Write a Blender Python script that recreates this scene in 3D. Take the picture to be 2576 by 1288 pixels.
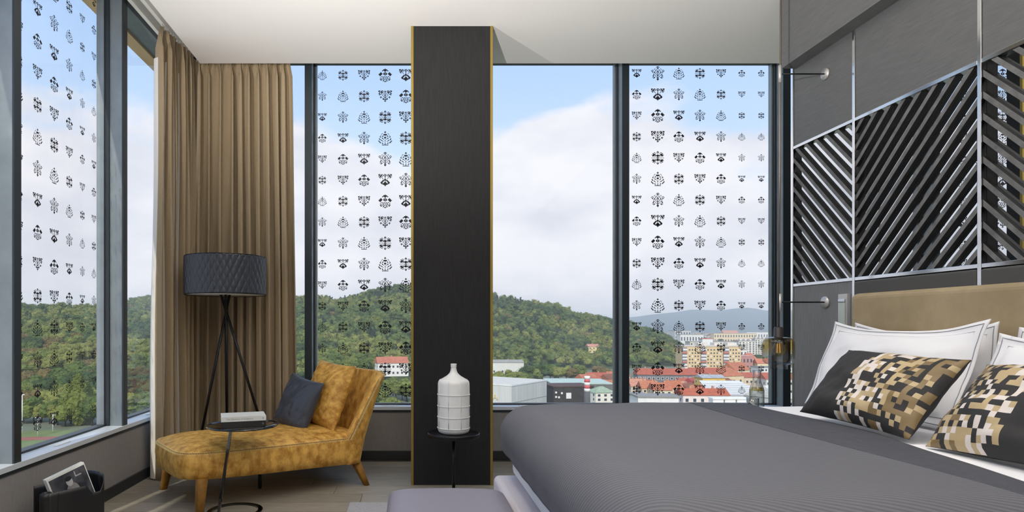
import bpy, bmesh, math, random
from mathutils import Vector, Matrix, noise as mnoise
import numpy as np
for o in list(bpy.data.objects): bpy.data.objects.remove(o, do_unlink=True)
SC = bpy.context.scene
COL = SC.collection
R = math.radians
# ------------------------------------------------------------------ camera
F = 1550.0; VX = 1034.0; VY = 818.0; CH = 1.15        # focal (px), vanishing point (px), eye height (m)
cd = bpy.data.cameras.new('camera'); cam = bpy.data.objects.new('camera', cd); COL.objects.link(cam)
cam.location = (0, 0, CH); cam.rotation_euler = (R(90), 0, 0)
cd.sensor_fit = 'HORIZONTAL'; cd.sensor_width = 36.0; cd.lens = F/2576*36
cd.shift_x = (1288-VX)/2576; cd.shift_y = (VY-644)/2576
cd.clip_start = 0.05; cd.clip_end = 30000
SC.camera = cam
# ------------------------------------------------------------------ world
SC.view_settings.view_transform = 'Standard'; SC.view_settings.look = 'None'
SC.view_settings.gamma = 1; SC.view_settings.use_curve_mapping = False
SC.view_settings.exposure = 0.0
SKY = 1.2
SC.cycles.transparent_max_bounces = 32; SC.cycles.volume_bounces = 1
def build_world():
    w = bpy.data.worlds.new('sky'); SC.world = w; w.use_nodes = True
    nt = w.node_tree; N = nt.nodes; L = nt.links; N.clear()
    out = N.new('ShaderNodeOutputWorld'); bg = N.new('ShaderNodeBackground')
    tc = N.new('ShaderNodeTexCoord'); sep = N.new('ShaderNodeSeparateXYZ')
    L.new(tc.outputs['Generated'], sep.inputs[0])
    # clouds: fractal noise on the sky dome flattened towards the horizon
    mp = N.new('ShaderNodeMapping'); mp.inputs['Scale'].default_value = (1.1, 1.1, 2.6)
    mp.inputs['Location'].default_value = (7.7, 1.1, 3.2)
    L.new(tc.outputs['Generated'], mp.inputs[0])
    no = N.new('ShaderNodeTexNoise'); no.inputs['Scale'].default_value = 2.3
    no.inputs['Detail'].default_value = 7; no.inputs['Roughness'].default_value = 0.5
    L.new(mp.outputs[0], no.inputs['Vector'])
    # a cloud bank stands on the horizon; a few loose clouds above
    tl = N.new('ShaderNodeMath'); tl.operation = 'MULTIPLY_ADD'; L.new(sep.outputs['X'], tl.inputs[0]); tl.inputs[1].default_value = 0.0; L.new(sep.outputs['Z'], tl.inputs[2])
    el = N.new('ShaderNodeMath'); el.operation = 'MULTIPLY_ADD'; L.new(tl.outputs[0], el.inputs[0]); el.inputs[1].default_value = -1.5; el.inputs[2].default_value = 0.42
    mx = N.new('ShaderNodeMath'); mx.operation = 'MAXIMUM'; L.new(el.outputs[0], mx.inputs[0]); mx.inputs[1].default_value = -0.16
    ad = N.new('ShaderNodeMath'); ad.operation = 'ADD'; L.new(no.outputs[0], ad.inputs[0]); L.new(mx.outputs[0], ad.inputs[1])
    rp = N.new('ShaderNodeMapRange'); rp.interpolation_type = 'SMOOTHSTEP'
    rp.inputs['From Min'].default_value = 0.44; rp.inputs['From Max'].default_value = 0.54
    L.new(ad.outputs[0], rp.inputs['Value'])
    # blue sky and slightly shaded cloud colours
    blue = N.new('ShaderNodeMixRGB'); blue.inputs[1].default_value = (0.66, 0.80, 0.97, 1); blue.inputs[2].default_value = (0.33, 0.53, 0.92, 1)
    b2 = N.new('ShaderNodeMapRange'); b2.inputs['From Min'].default_value = 0.12; b2.inputs['From Max'].default_value = 0.55
    L.new(sep.outputs['Z'], b2.inputs['Value']); L.new(b2.outputs[0], blue.inputs[0])
    n2 = N.new('ShaderNodeTexNoise'); n2.inputs['Scale'].default_value = 5.0; n2.inputs['Detail'].default_value = 6
    L.new(mp.outputs[0], n2.inputs['Vector'])
    cr = N.new('ShaderNodeValToRGB'); cr.color_ramp.elements[0].position = 0.33; cr.color_ramp.elements[0].color = (0.70, 0.71, 0.79, 1)
    cr.color_ramp.elements[1].position = 0.6; cr.color_ramp.elements[1].color = (0.87, 0.86, 0.91, 1)
    L.new(n2.outputs[0], cr.inputs[0])
    mix = N.new('ShaderNodeMixRGB'); L.new(rp.outputs[0], mix.inputs[0]); L.new(blue.outputs[0], mix.inputs[1]); L.new(cr.outputs[0], mix.inputs[2])
    L.new(mix.outputs[0], bg.inputs[0]); bg.inputs[1].default_value = SKY
    L.new(bg.outputs[0], out.inputs[0])
build_world()
# ------------------------------------------------------------------ sun: from behind, grazing the left window wall
sd = bpy.data.lights.new('sun', 'SUN'); sd.energy = 3.3; sd.color = (1.0, 0.93, 0.80); sd.angle = R(0.6)
sun = bpy.data.objects.new('sun', sd); COL.objects.link(sun)
az, elv = R(11.4), R(42)
sdir = Vector((math.sin(az)*math.cos(elv), math.cos(az)*math.cos(elv), -math.sin(elv)))
sun.rotation_euler = sdir.to_track_quat('-Z', 'Y').to_euler(); sun.location = (-5, -20, 30)
# ------------------------------------------------------------------ added fill lamps: unseen spots under the ceiling that brighten the room
CEIL = 3.30
FILL_W = 38
def fill_spots():
    for x, y in [(-0.3, 3.5), (-0.3, 2.2), (-1.2, 1.0), (0.35, 1.6), (-1.1, 0.0), (0.35, 0.0), (1.6, 0.0), (1.6, 2.3), (1.0, 3.0)]:
        ld = bpy.data.lights.new('downlight', 'SPOT'); ld.energy = FILL_W; ld.color = (1.0, 0.95, 0.89)
        ld.spot_size = R(130); ld.spot_blend = 1.0; ld.shadow_soft_size = 0.18
        lo = bpy.data.objects.new('downlight_lamp', ld); COL.objects.link(lo); lo.location = (x, y, CEIL-0.02)
    # more added fill, out of view: spots aimed upward to brighten the ceiling
    for (x, y), aim, w, cone in [((-1.72, 1.9), (-0.4, 4.4, 3.3), 215, 95), ((-0.7, 0.3), (1.3, 4.4, 3.3), 820, 85), ((0.9, -0.7), (0.9, -0.3, 3.3), 420, 140)]:
        ld = bpy.data.lights.new('uplight', 'SPOT'); ld.energy = w; ld.color = (1.0, 0.96, 0.92); ld.shadow_soft_size = 0.03
        ld.spot_size = R(cone); ld.spot_blend = 1.0
        lo = bpy.data.objects.new('uplight_lamp', ld); COL.objects.link(lo); lo.location = (x, y, 1.695)
        lo.rotation_euler = (Vector(aim)-Vector((x, y, 1.695))).to_track_quat('-Z', 'Y').to_euler()
fill_spots()
# ------------------------------------------------------------------ helpers
def P(px, py, d): return Vector(((px-VX)*d/F, d, CH-(py-VY)*d/F))
def tag(o, label=None, cat=None, group=None, kind=None):
    if label: o['label'] = label
    if cat: o['category'] = cat
    if group: o['group'] = group
    if kind: o['kind'] = kind
    return o
def empty(name, loc=(0, 0, 0), rz=0, **k):
    o = bpy.data.objects.new(name, None); COL.objects.link(o); o.location = loc; o.rotation_euler = (0, 0, rz)
    o.empty_display_size = 0.1
    return tag(o, **k)
class MB:
    def __init__(s): s.v = []; s.f = []; s.m = []; s.sm = []
    def add(s, vs, fs, mi=0, smooth=False):
        b = len(s.v); s.v += [tuple(v) for v in vs]
        for f in fs: s.f.append([i+b for i in f]); s.m.append(mi); s.sm.append(smooth)
        return s
    def box(s, x0, x1, y0, y1, z0, z1, mi=0):
        return s.add([(x, y, z) for z in (z0, z1) for y in (y0, y1) for x in (x0, x1)],
              [(0, 2, 3, 1), (4, 5, 7, 6), (0, 1, 5, 4), (2, 6, 7, 3), (0, 4, 6, 2), (1, 3, 7, 5)], mi)
    def prism(s, poly, a0, a1, axis='z', mi=0):
        n = len(poly)
        def mk(p, a):
            return (p[0], p[1], a) if axis == 'z' else ((a, p[0], p[1]) if axis == 'x' else (p[0], a, p[1]))
        vs = [mk(p, a0) for p in poly]+[mk(p, a1) for p in poly]
        fs = [list(range(n))[::-1], list(range(n, 2*n))]+[(i, (i+1) % n, n+(i+1) % n, n+i) for i in range(n)]
        return s.add(vs, fs, mi)
    def tube(s, pts, rad, n=10, mi=0, cap=True, closed=False, smooth=True):
        pts = [Vector(p) for p in pts]; m = len(pts)
        rads = rad if isinstance(rad, (list, tuple)) else [rad]*m
        vs = []; up = Vector((0, 0, 1))
        for i, p in enumerate(pts):
            if closed: t = pts[(i+1) % m]-pts[i-1]
            else: t = pts[min(i+1, m-1)]-pts[max(i-1, 0)]
            t.normalize()
            a = t.cross(up)
            if a.length < 1e-3: a = t.cross(Vector((0, 1, 0)))
            a.normalize(); b = a.cross(t)
            for k in range(n):
                an = 2*math.pi*k/n; vs.append(p+(a*math.cos(an)+b*math.sin(an))*rads[i])
        fs = []
        for i in range(m if closed else m-1):
            j = (i+1) % m
            for k in range(n): fs.append((i*n+k, i*n+(k+1) % n, j*n+(k+1) % n, j*n+k))
        if cap and not closed: fs += [list(range(n))[::-1], list(range((m-1)*n, m*n))]
        return s.add(vs, fs, mi, smooth)
    def lathe(s, prof, n=48, c=(0, 0, 0), mi=0, smooth=True, closed=False):
        m = len(prof); vs = []
        for r, z in prof:
            for k in range(n):
                a = 2*math.pi*k/n; vs.append((c[0]+r*math.cos(a), c[1]+r*math.sin(a), c[2]+z))
        fs = []
        for i in range(m if closed else m-1):
            j = (i+1) % m
            for k in range(n): fs.append((i*n+k, i*n+(k+1) % n, j*n+(k+1) % n, j*n+k))
        if not closed:
            if prof[0][0] > 1e-4: fs.append(list(range(n))[::-1])
            if prof[-1][0] > 1e-4: fs.append([(m-1)*n+k for k in range(n)])
        return s.add(vs, fs, mi, smooth)
    def grid(s, fn, nu, nv, mi=0, smooth=True, mif=None):
        b = len(s.v)
        for j in range(nv+1):
            for i in range(nu+1): s.v.append(tuple(fn(i/nu, j/nv)))
        for j in range(nv):
            for i in range(nu):
                a = b+j*(nu+1)+i; s.f.append([a, a+1, a+nu+2, a+nu+1]); s.m.append(mif(i, j) if mif else mi); s.sm.append(smooth)
        return s
    def mesh(s, name, mats):
        me = bpy.data.meshes.new(name); me.from_pydata(s.v, [], s.f); me.update()
        for m in (mats if isinstance(mats, (list, tuple)) else [mats]): me.materials.append(m)
        me.polygons.foreach_set('material_index', s.m); me.polygons.foreach_set('use_smooth', s.sm)
        return me
    def build(s, name, mats, parent=None, bevel=0, seg=2, weld=False, recalc=False, **k):
        me = s.mesh(name, mats)
        if weld or recalc:
            bm = bmesh.new(); bm.from_mesh(me)
            if weld: bmesh.ops.remove_doubles(bm, verts=bm.verts, dist=1e-5)
            bmesh.ops.recalc_face_normals(bm, faces=bm.faces); bm.to_mesh(me); bm.free()
        return obj(name, me, parent, bevel, seg, **k)
def obj(name, me, parent=None, bevel=0, seg=2, mat=None, **k):
    o = bpy.data.objects.new(name, me); COL.objects.link(o)
    if parent: o.parent = parent
    if bevel:
        b = o.modifiers.new('bevel', 'BEVEL'); b.width = bevel; b.segments = seg; b.limit_method = 'ANGLE'; b.angle_limit = R(40)
    return tag(o, **k)
def copy_tree(o, parent=None):
    c = o.copy(); COL.objects.link(c); c.parent = parent
    for ch in list(o.children): copy_tree(ch, c)
    return c
def text(name, s, size, mat, parent, mw, align='LEFT', ext=0.0003):
    cu = bpy.data.curves.new(name, 'FONT'); cu.body = s; cu.size = size; cu.align_x = align; cu.align_y = 'CENTER'; cu.extrude = ext
    t = bpy.data.objects.new(name+'_curve', cu); COL.objects.link(t)
    dg = bpy.context.evaluated_depsgraph_get(); me = bpy.data.meshes.new_from_object(t.evaluated_get(dg))
    bpy.data.objects.remove(t, do_unlink=True)
    me.materials.clear(); me.materials.append(mat)
    o = obj(name, me, parent); o.matrix_local = mw
    return o
# ------------------------------------------------------------------ materials
def lin(c):
    def f(x):
        x /= 255.0
        return x/12.92 if x <= 0.04045 else ((x+0.055)/1.055)**2.4
    return tuple(f(x) for x in c)
def mat(name, rgb, rough=0.5, metal=0, rgb2=None, nscale=20, stretch=(1, 1, 1), bump=0, bscale=None, sheen=0, spec=0.5, coat=0, ndetail=4, lo=0.35, hi=0.65, sheen_tint=None, bdist=0.002, coord='Object'):
    m = bpy.data.materials.new(name); m.use_nodes = True; nt = m.node_tree; N = nt.nodes; L = nt.links
    b = N['Principled BSDF']; c = lin(rgb)
    b.inputs['Base Color'].default_value = (*c, 1); b.inputs['Roughness'].default_value = rough; b.inputs['Metallic'].default_value = metal
    b.inputs['Specular IOR Level'].default_value = spec; b.inputs['Coat Weight'].default_value = coat
    if sheen:
        b.inputs['Sheen Weight'].default_value = sheen; b.inputs['Sheen Roughness'].default_value = 0.4
        if sheen_tint: b.inputs['Sheen Tint'].default_value = (*lin(sheen_tint), 1)
    if rgb2 or bump:
        tc = N.new('ShaderNodeTexCoord'); mp = N.new('ShaderNodeMapping'); mp.inputs['Scale'].default_value = stretch
        L.new(tc.outputs[coord], mp.inputs[0])
        no = N.new('ShaderNodeTexNoise'); no.inputs['Scale'].default_value = nscale; no.inputs['Detail'].default_value = ndetail
        no.inputs['Roughness'].default_value = 0.6
        L.new(mp.outputs[0], no.inputs['Vector'])
    if rgb2:
        cr = N.new('ShaderNodeValToRGB'); cr.color_ramp.elements[0].position = lo; cr.color_ramp.elements[0].color = (*c, 1)
        cr.color_ramp.elements[1].position = hi; cr.color_ramp.elements[1].color = (*lin(rgb2), 1)
        L.new(no.outputs[0], cr.inputs[0]); L.new(cr.outputs[0], b.inputs['Base Color'])
    if bump:
        src = no
        if bscale:
            src = N.new('ShaderNodeTexNoise'); src.inputs['Scale'].default_value = bscale; src.inputs['Detail'].default_value = 3
            L.new(mp.outputs[0], src.inputs['Vector'])
        bp = N.new('ShaderNodeBump'); bp.inputs['Strength'].default_value = bump; bp.inputs['Distance'].default_value = bdist
        L.new(src.outputs[0], bp.inputs['Height']); L.new(bp.outputs[0], b.inputs['Normal'])
    return m
def glass_pane(name, tint=(1, 1, 1), k=1.0, rough=0.0):
    m = bpy.data.materials.new(name); m.use_nodes = True; nt = m.node_tree; N = nt.nodes; L = nt.links; N.clear()
    out = N.new('ShaderNodeOutputMaterial'); t = N.new('ShaderNodeBsdfTransparent'); t.inputs[0].default_value = (*tint, 1)
    g = N.new('ShaderNodeBsdfGlossy'); g.inputs['Roughness'].default_value = rough
    fr = N.new('ShaderNodeFresnel'); ge = N.new('ShaderNodeNewGeometry')
    io = N.new('ShaderNodeMix'); io.data_type = 'FLOAT'; io.inputs[2].default_value = 1.5; io.inputs[3].default_value = 1/1.5
    L.new(ge.outputs['Backfacing'], io.inputs[0]); L.new(io.outputs[0], fr.inputs[0])
    mu = N.new('ShaderNodeMath'); mu.operation = 'MULTIPLY'; mu.inputs[1].default_value = k; L.new(fr.outputs[0], mu.inputs[0])
    mx = N.new('ShaderNodeMixShader'); L.new(mu.outputs[0], mx.inputs[0]); L.new(t.outputs[0], mx.inputs[1]); L.new(g.outputs[0], mx.inputs[2])
    L.new(mx.outputs[0], out.inputs[0]); return m
M = {}
M['ceiling'] = mat('ceiling_plaster', (246, 244, 241), 0.9)
M['wallpaper'] = mat('grey_wallpaper', (140, 135, 132), 0.8, rgb2=(147, 142, 139), nscale=60, stretch=(1, 1, 0.3))
M['backwall'] = mat('pale_wall', (215, 210, 205), 0.85)
M['alu'] = mat('anodised_aluminium', (128, 137, 142), 0.45, 0.55, rgb2=(140, 149, 154), nscale=6)
M['alu_dark'] = mat('dark_aluminium', (52, 60, 66), 0.42, 0.4)
M['sill'] = mat('sill_aluminium', (216, 222, 226), 0.4, 0.15)
M['gasket'] = mat('black_gasket', (30, 33, 36), 0.6)
M['baseboard'] = mat('dark_baseboard', (42, 43, 45), 0.5)
M['glass'] = glass_pane('window_glass', (0.97, 0.98, 0.98), 0.5)
M['decal'] = mat('printed_decal', (22, 22, 34), 0.6)
M['dark_wood'] = mat('black_stained_oak', (26, 26, 27), 0.6, rgb2=(34, 34, 35), nscale=9, stretch=(14, 14, 0.7), bump=0.25, bdist=0.0008, spec=0.3)
M['grey_wood'] = mat('grey_stained_oak', (100, 101, 102), 0.55, rgb2=(110, 111, 112), nscale=9, stretch=(1, 1.2, 14), bump=0.3, bdist=0.001)
M['grey_wood2'] = mat('grey_stained_oak_vertical', (116, 117, 118), 0.55, rgb2=(130, 131, 132), nscale=9, stretch=(1, 22, 1.0), bump=0.3, bdist=0.0008)
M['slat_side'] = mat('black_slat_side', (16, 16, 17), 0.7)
M['slat'] = mat('grey_oak_slat', (96, 96, 97), 0.55, rgb2=(122, 122, 122), nscale=20, stretch=(1, 1, 1))
M['gold'] = mat('brushed_brass', (150, 128, 62), 0.42, 0.6)
M['chrome'] = mat('polished_steel', (225, 225, 226), 0.12, 1.0)
M['chrome_soft'] = mat('satin_steel', (214, 212, 210), 0.35, 0.55)
M['mirror'] = mat('mirror', (225, 228, 230), 0.0, 1.0)
M['plaster_track'] = mat('white_track', (235, 234, 230), 0.4)
M['upholst_dark'] = mat('charcoal_upholstery', (80, 80, 80), 0.75, bump=0.15, nscale=400, bdist=0.0005)
M['black'] = mat('black_metal', (20, 21, 23), 0.35, 0.3)
M['black_gloss'] = mat('black_gloss', (14, 15, 17), 0.08, 0.0, coat=1)
M['velvet'] = mat('mustard_velvet', (168, 116, 34), 0.6, rgb2=(228, 178, 88), nscale=20, stretch=(1, 1, 0.7), bump=0.25, bscale=18, bdist=0.004, sheen=0.35, sheen_tint=(240, 200, 120), ndetail=9, lo=0.36, hi=0.62)
M['velvet_leg'] = mat('mustard_velvet_leg', (120, 80, 18), 0.75, rgb2=(150, 106, 34), nscale=14, sheen=0.25, sheen_tint=(240, 200, 120))
M['stitch'] = mat('cream_stitch', (232, 212, 150), 0.8)
M['grey_satin'] = mat('slate_satin', (62, 66, 76), 0.42, sheen=0.1)
M['curtain'] = mat('taupe_curtain', (158, 140, 112), 0.85, rgb2=(175, 156, 126), nscale=140, stretch=(1, 1, 3), bump=0.3, bscale=500, bdist=0.0006, sheen=0.1)
M['lining'] = mat('white_lining', (235, 232, 226), 0.8)
M['leather_bench'] = mat('mauve_leather', (126, 122, 134), 0.5, bump=0.1, nscale=300, bdist=0.0004)
M['white_up'] = mat('white_upholstery', (214, 208, 214), 0.7)
M['linen'] = mat('white_linen', (240, 240, 243), 0.8, bump=0.35, nscale=7, bdist=0.006, ndetail=3)
M['linen_line'] = mat('grey_piping', (150, 150, 156), 0.8)
M['band'] = mat('charcoal_band', (66, 67, 74), 0.8, rgb2=(74, 75, 82), nscale=30)
M['headboard'] = mat('taupe_suede', (158, 141, 110), 0.85, rgb2=(178, 160, 128), nscale=4, sheen=0.15, sheen_tint=(230, 210, 180), ndetail=6)
M['cush_dark'] = mat('black_cotton', (48, 47, 47), 0.8, bump=0.15, nscale=12, bdist=0.004)
M['cush_white'] = mat('ivory_thread', (226, 216, 208), 0.55)
M['cush_beige'] = mat('beige_thread', (190, 168, 128), 0.5)
M['cush_gold'] = mat('bronze_thread', (130, 108, 70), 0.45)
M['ceramic'] = mat('matt_white_ceramic', (228, 228, 226), 0.45, bump=0.08, nscale=30, bdist=0.001)
M['leather_black'] = mat('black_leather', (26, 26, 27), 0.42, bump=0.2, nscale=180, bdist=0.0006)
M['paper'] = mat('paper', (235, 235, 232), 0.8)
M['cover_grey'] = mat('photo_cover', (38, 38, 44), 0.35, rgb2=(96, 96, 104), nscale=9, lo=0.42, hi=0.7)
M['print_mid'] = mat('print_mid_grey', (120, 118, 120), 0.4)
M['print_light'] = mat('print_light_grey', (168, 166, 168), 0.4)
M['print_dark'] = mat('print_dark_grey', (30, 30, 34), 0.4)
M['book_white'] = mat('white_book_cover', (222, 222, 216), 0.45)
M['book_black'] = mat('black_book_cover', (32, 31, 32), 0.4)
M['book_pink'] = mat('pink_book_edge', (232, 196, 200), 0.6)
M['ink_grey'] = mat('grey_ink', (140, 138, 134), 0.6)
M['rug'] = mat('grey_rug', (150, 148, 150), 0.95, rgb2=(186, 184, 186), nscale=260, bump=0.8, bdist=0.004)
M['smoke_glass'] = glass_pane('dark_glass', (0.70, 0.71, 0.66), 1.6)
M['lamp_white'] = mat('white_lining_lamp', (226, 228, 226), 0.7)
M['shade'] = mat('quilted_slate_leather', (58, 62, 70), 0.36)
M['rod'] = mat('bronze_rod', (150, 138, 126), 0.35, 0.8)
M['socket'] = mat('dark_bakelite', (52, 48, 48), 0.4)
M['reading'] = mat('reading_light_glass', (205, 210, 206), 0.15, 0.4)
# ================================================================== room shell
XL = -2.0; XG = -2.14; YD = 5.28; YG = 5.43; XR = 3.70; YB = -1.6; SILL = 0.452; HEAD = 3.50
XS = -1.735; YS = 5.065                      # edges of the dropped ceiling (curtain pockets beyond)
XW = 2.47; YW = 3.988                        # face and far end of the headboard wall
fl = empty('floor', label='greyish brown oak plank floor', cat='floor', kind='structure')
MB().box(-2.2, XR+0.1, YB-0.1, 5.5, -0.12, -0.012).build('subfloor', mat('subfloor', (40, 36, 32), 0.9), fl)
planks = [mat('oak_plank_%d' % i, a, 0.42, rgb2=b, nscale=5, stretch=(1.2, 16, 1), bump=0.12, bdist=0.001, ndetail=8)
          for i, (a, b) in enumerate([((132, 126, 112), (154, 147, 131)), ((140, 133, 119), (162, 154, 139)), ((126, 119, 106), (148, 140, 126))])]
rnd = random.Random(4)
pm = [MB().box(-1.1, 1.1, -0.0985, 0.0985, -0.014, 0).mesh('plank', planks[i]) for i in range(3)]
pw = 0.2; y = YB+0.1; row = 0
while y < YD+0.02:
    x = XL - rnd.random()*1.6
    while x < XR:
        x0 = max(x, XL-0.05); x1 = min(x+2.2, XR)
        if x1-x0 > 0.05:
            o = obj('plank', pm[rnd.randrange(3)], fl); o.location = ((x0+x1)/2, y, 0); o.scale = ((x1-x0-0.003)/2.2, 1, 1)
        x += 2.2
    y += pw; row += 1
# ceiling: dropped slab and the higher pocket behind it
MB().box(XS, XR+0.1, YB-0.1, YS, CEIL, CEIL+0.28).build('ceiling', M['ceiling'], label='plain white dropped ceiling with curtain pockets along the windows', cat='ceiling', kind='structure', bevel=0.004)
MB().box(-2.3, XR+0.1, YB-0.1, 5.6, CEIL+0.28, CEIL+0.4).build('ceiling', M['ceiling'], label='white upper slab above the curtain pocket', cat='ceiling', kind='structure')
# walls
MB().box(XL-0.14, XL, YB, YD+0.1, -0.012, 0.405).build('wall_left', M['wallpaper'], label='grey papered parapet under the left windows', cat='wall', kind='structure')
MB().box(XL, XR, YD, YD+0.15, -0.012, 0.405).build('wall_far', M['wallpaper'], label='grey papered parapet under the far windows', cat='wall', kind='structure')
MB().box(-2.2, XR+0.1, YB-0.1, YB, -0.012, CEIL+0.3).build('wall_rear', M['backwall'], label='pale wall behind the photographer', cat='wall', kind='structure')
MB().box(XR, XR+0.1, YB, 5.5, -0.012, CEIL+0.3).build('wall_end', M['backwall'], label='pale wall beyond the headboard partition', cat='wall', kind='structure')
MB().box(XL, XL+0.014, YB, YD, 0, 0.075).build('baseboard_left', M['baseboard'], label='dark skirting under the left parapet', cat='baseboard', kind='structure', bevel=0.003)
MB().box(XL+0.02, XR, YD-0.014, YD, 0, 0.075).build('baseboard_far', M['baseboard'], label='dark skirting under the far parapet', cat='baseboard', kind='structure', bevel=0.003)
# sills with dark nosing
sl = MB().box(XG-0.02, XL+0.012, YB, YD+0.13, 0.425, SILL).build('trim_1', M['sill'], label='light metal window sill along the left wall', cat='window sill', kind='structure')
MB().box(XL-0.1, XL+0.006, YB, YD+0.05, 0.405, 0.4249).build('nosing', M['alu_dark'], sl)
sf = MB().box(XL+0.013, XR, YD-0.012, YG+0.02, 0.425, SILL).build('trim_2', M['sill'], label='light metal window sill along the far wall', cat='window sill', kind='structure')
MB().box(XL+0.013, XR, YD-0.006, YD+0.1, 0.405, 0.4249).build('nosing', M['alu_dark'], sf)
def pull(p, ax, parent):
    m = MB()
    if ax == 'y': m.box(p[0]-0.012, p[0]+0.012, p[1]-0.07, p[1]+0.07, SILL, SILL+0.006)
    else: m.box(p[0]-0.07, p[0]+0.07, p[1]-0.012, p[1]+0.012, SILL, SILL+0.006)
    m.build('vent_pull', M['plaster_track'], parent, bevel=0.002)
pull((XL-0.05, 3.62), 'y', sl); pull((XL-0.05, 4.86), 'y', sl)
pull((-0.18, YD+0.05), 'x', sf); pull((1.0, YD+0.05), 'x', sf); pull((2.55, YD+0.05), 'x', sf)
# mullions
tn = 3
def mullion(x0, x1, y0, y1, lab):
    global tn
    root = MB().box(x0, x1, y0, y1, SILL, HEAD).build('trim_%d' % tn, M['alu'], label=lab, cat='mullion', kind='structure', bevel=0.002); tn += 1
    return root
LM = [(3.10, 3.155), (4.275, 4.335), (1.92, 1.98), (0.74, 0.80), (-0.44, -0.38)]
for i, (a, b) in enumerate(LM):
    r = mullion(XG-0.03, XL-0.006, a, b, ['grey metal mullion at the very left of the picture', 'grey metal mullion of the left wall beside the brown curtain', 'grey mullion of the left wall behind the photographer, first', 'grey mullion of the left wall behind the photographer, second', 'grey mullion of the left wall behind the photographer, third'][i])
    MB().box(XL-0.006, XL+0.004, a-0.001, b+0.001, SILL, HEAD).build('cover_strip', M['alu_dark'], r)
FM = [(-0.910, -0.851), (0.45, 0.51), (1.810, 1.868), (3.19, 3.25)]
for i, (a, b) in enumerate(FM):
    r = mullion(a, b, YD+0.006, YG+0.03, ['dark mullion of the far wall beside the brown curtain', 'mullion of the far wall hidden behind the dark pillar', 'dark mullion of the far wall above the bed', 'dark mullion of the far wall beside the headboard partition'][i])
    MB().box(a-0.001, b+0.001, YD-0.004, YD+0.006, SILL, HEAD).build('cover_strip', M['alu_dark'], r)
r = MB().box(XG-0.06, XL-0.06, YD+0.06, YG+0.06, SILL, HEAD).build('trim_%d' % tn, M['alu_dark'], label='dark corner post behind the brown curtain', cat='post', kind='structure'); tn += 1
# head transoms
MB().box(XG-0.03, XL-0.02, YB, YD+0.1, 3.42, 3.58).build('trim_%d' % tn, M['alu'], label='grey window head of the left wall', cat='window head', kind='structure'); tn += 1
MB().box(XL-0.02, XR, YD+0.02, YG+0.03, 3.5, 3.58).build('trim_%d' % tn, M['alu'], label='grey window head of the far wall', cat='window head', kind='structure'); tn += 1
MB().box(XG-0.14, XG-0.035, YB-0.3, YG+0.2, 3.40, 3.50).build('trim_%d' % tn, mat('beige_eave', (196, 172, 128), 0.8), label='beige outer eave above the left windows', cat='eave', kind='structure'); tn += 1
# ---- decal bitmaps: right half of each motif, centre column first
BM = ["""#.........
##........
#.........
....#.....
###..#....
###.......
#..#..#...
...##..#..
##....##..
##..#.....
#..##...#.
..#....##.
#....#.#..
#...##...#
#..#....##
.......##.
#...#.##..
#..##.....
#.........
#####.....""", """#.........
##........
.#..##....
#..#..##..
....###...
##.######.
####.###..
##.#.#.#..
#.........
###.#.#.#.
#.........
##.#.#.#..
####.###..
##.######.
....###...
#..#..##..
.#..##....
##........
#.........""", """#..###.###
##.#.##.##
#..####.#.
.#..##.##.
#.#..#..##
#..#..###.
##..#...#.
#..#......
#.#...#...
##...###..
#..#..#...
#.##......
####......
#.........
##........
#.........""", """#.........
###.......
####......
##.##.....
#.........
#.....#...
###..###..
.##.#####.
###..#####
#.....###.
.......#..
.##.##....
#..#..#...
#.##...#..
#..#.##...
.##.#.##..
..#..##...
#.##......
##........""", """##..##.###
#.##.##.##
##.#.####.
#...#.##.#
#....#.##.
#...#..#..
#..#......
##........
####......
#.###.....
#..###....
##..###...
###.###...
######....
####......
##........
#.........""", """##........
#.#.......
##........
#...#.....
..#..#....
.#.#...##.
#..#..#..#
##..#..##.
.#..##.#..
#.#.#.#...
#..#......
#.#..##...
##..#.#...
#..#..##..
#.#...#...
##..##.#..
#....##...
##........
##........
#........."""]
def motif(bits, ax):
    rows = bits.split('\n'); n = len(rows); c = 1.0/19; m = MB()
    for j, rr in enumerate(rows):
        full = rr[:0:-1]+rr; i = 0
        while i < len(full):
            if full[i] == '#':
                k = i
                while k+1 < len(full) and full[k+1] == '#': k += 1
                a = (i-len(full)/2)*c; b = (k+1-len(full)/2)*c; z1 = (n/2-j)*c; z0 = z1-c
                if ax == 'x': m.add([(a, 0, z0), (b, 0, z0), (b, 0, z1), (a, 0, z1)], [(0, 1, 2, 3)])
                else: m.add([(0, a, z0), (0, b, z0), (0, b, z1), (0, a, z1)], [(0, 1, 2, 3)])
                i = k+1
            else: i += 1
    return m.mesh('motif', M['decal'])
MX = [motif(b, 'x') for b in BM]; MY = [motif(b, 'y') for b in BM]
wn = 1
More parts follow.
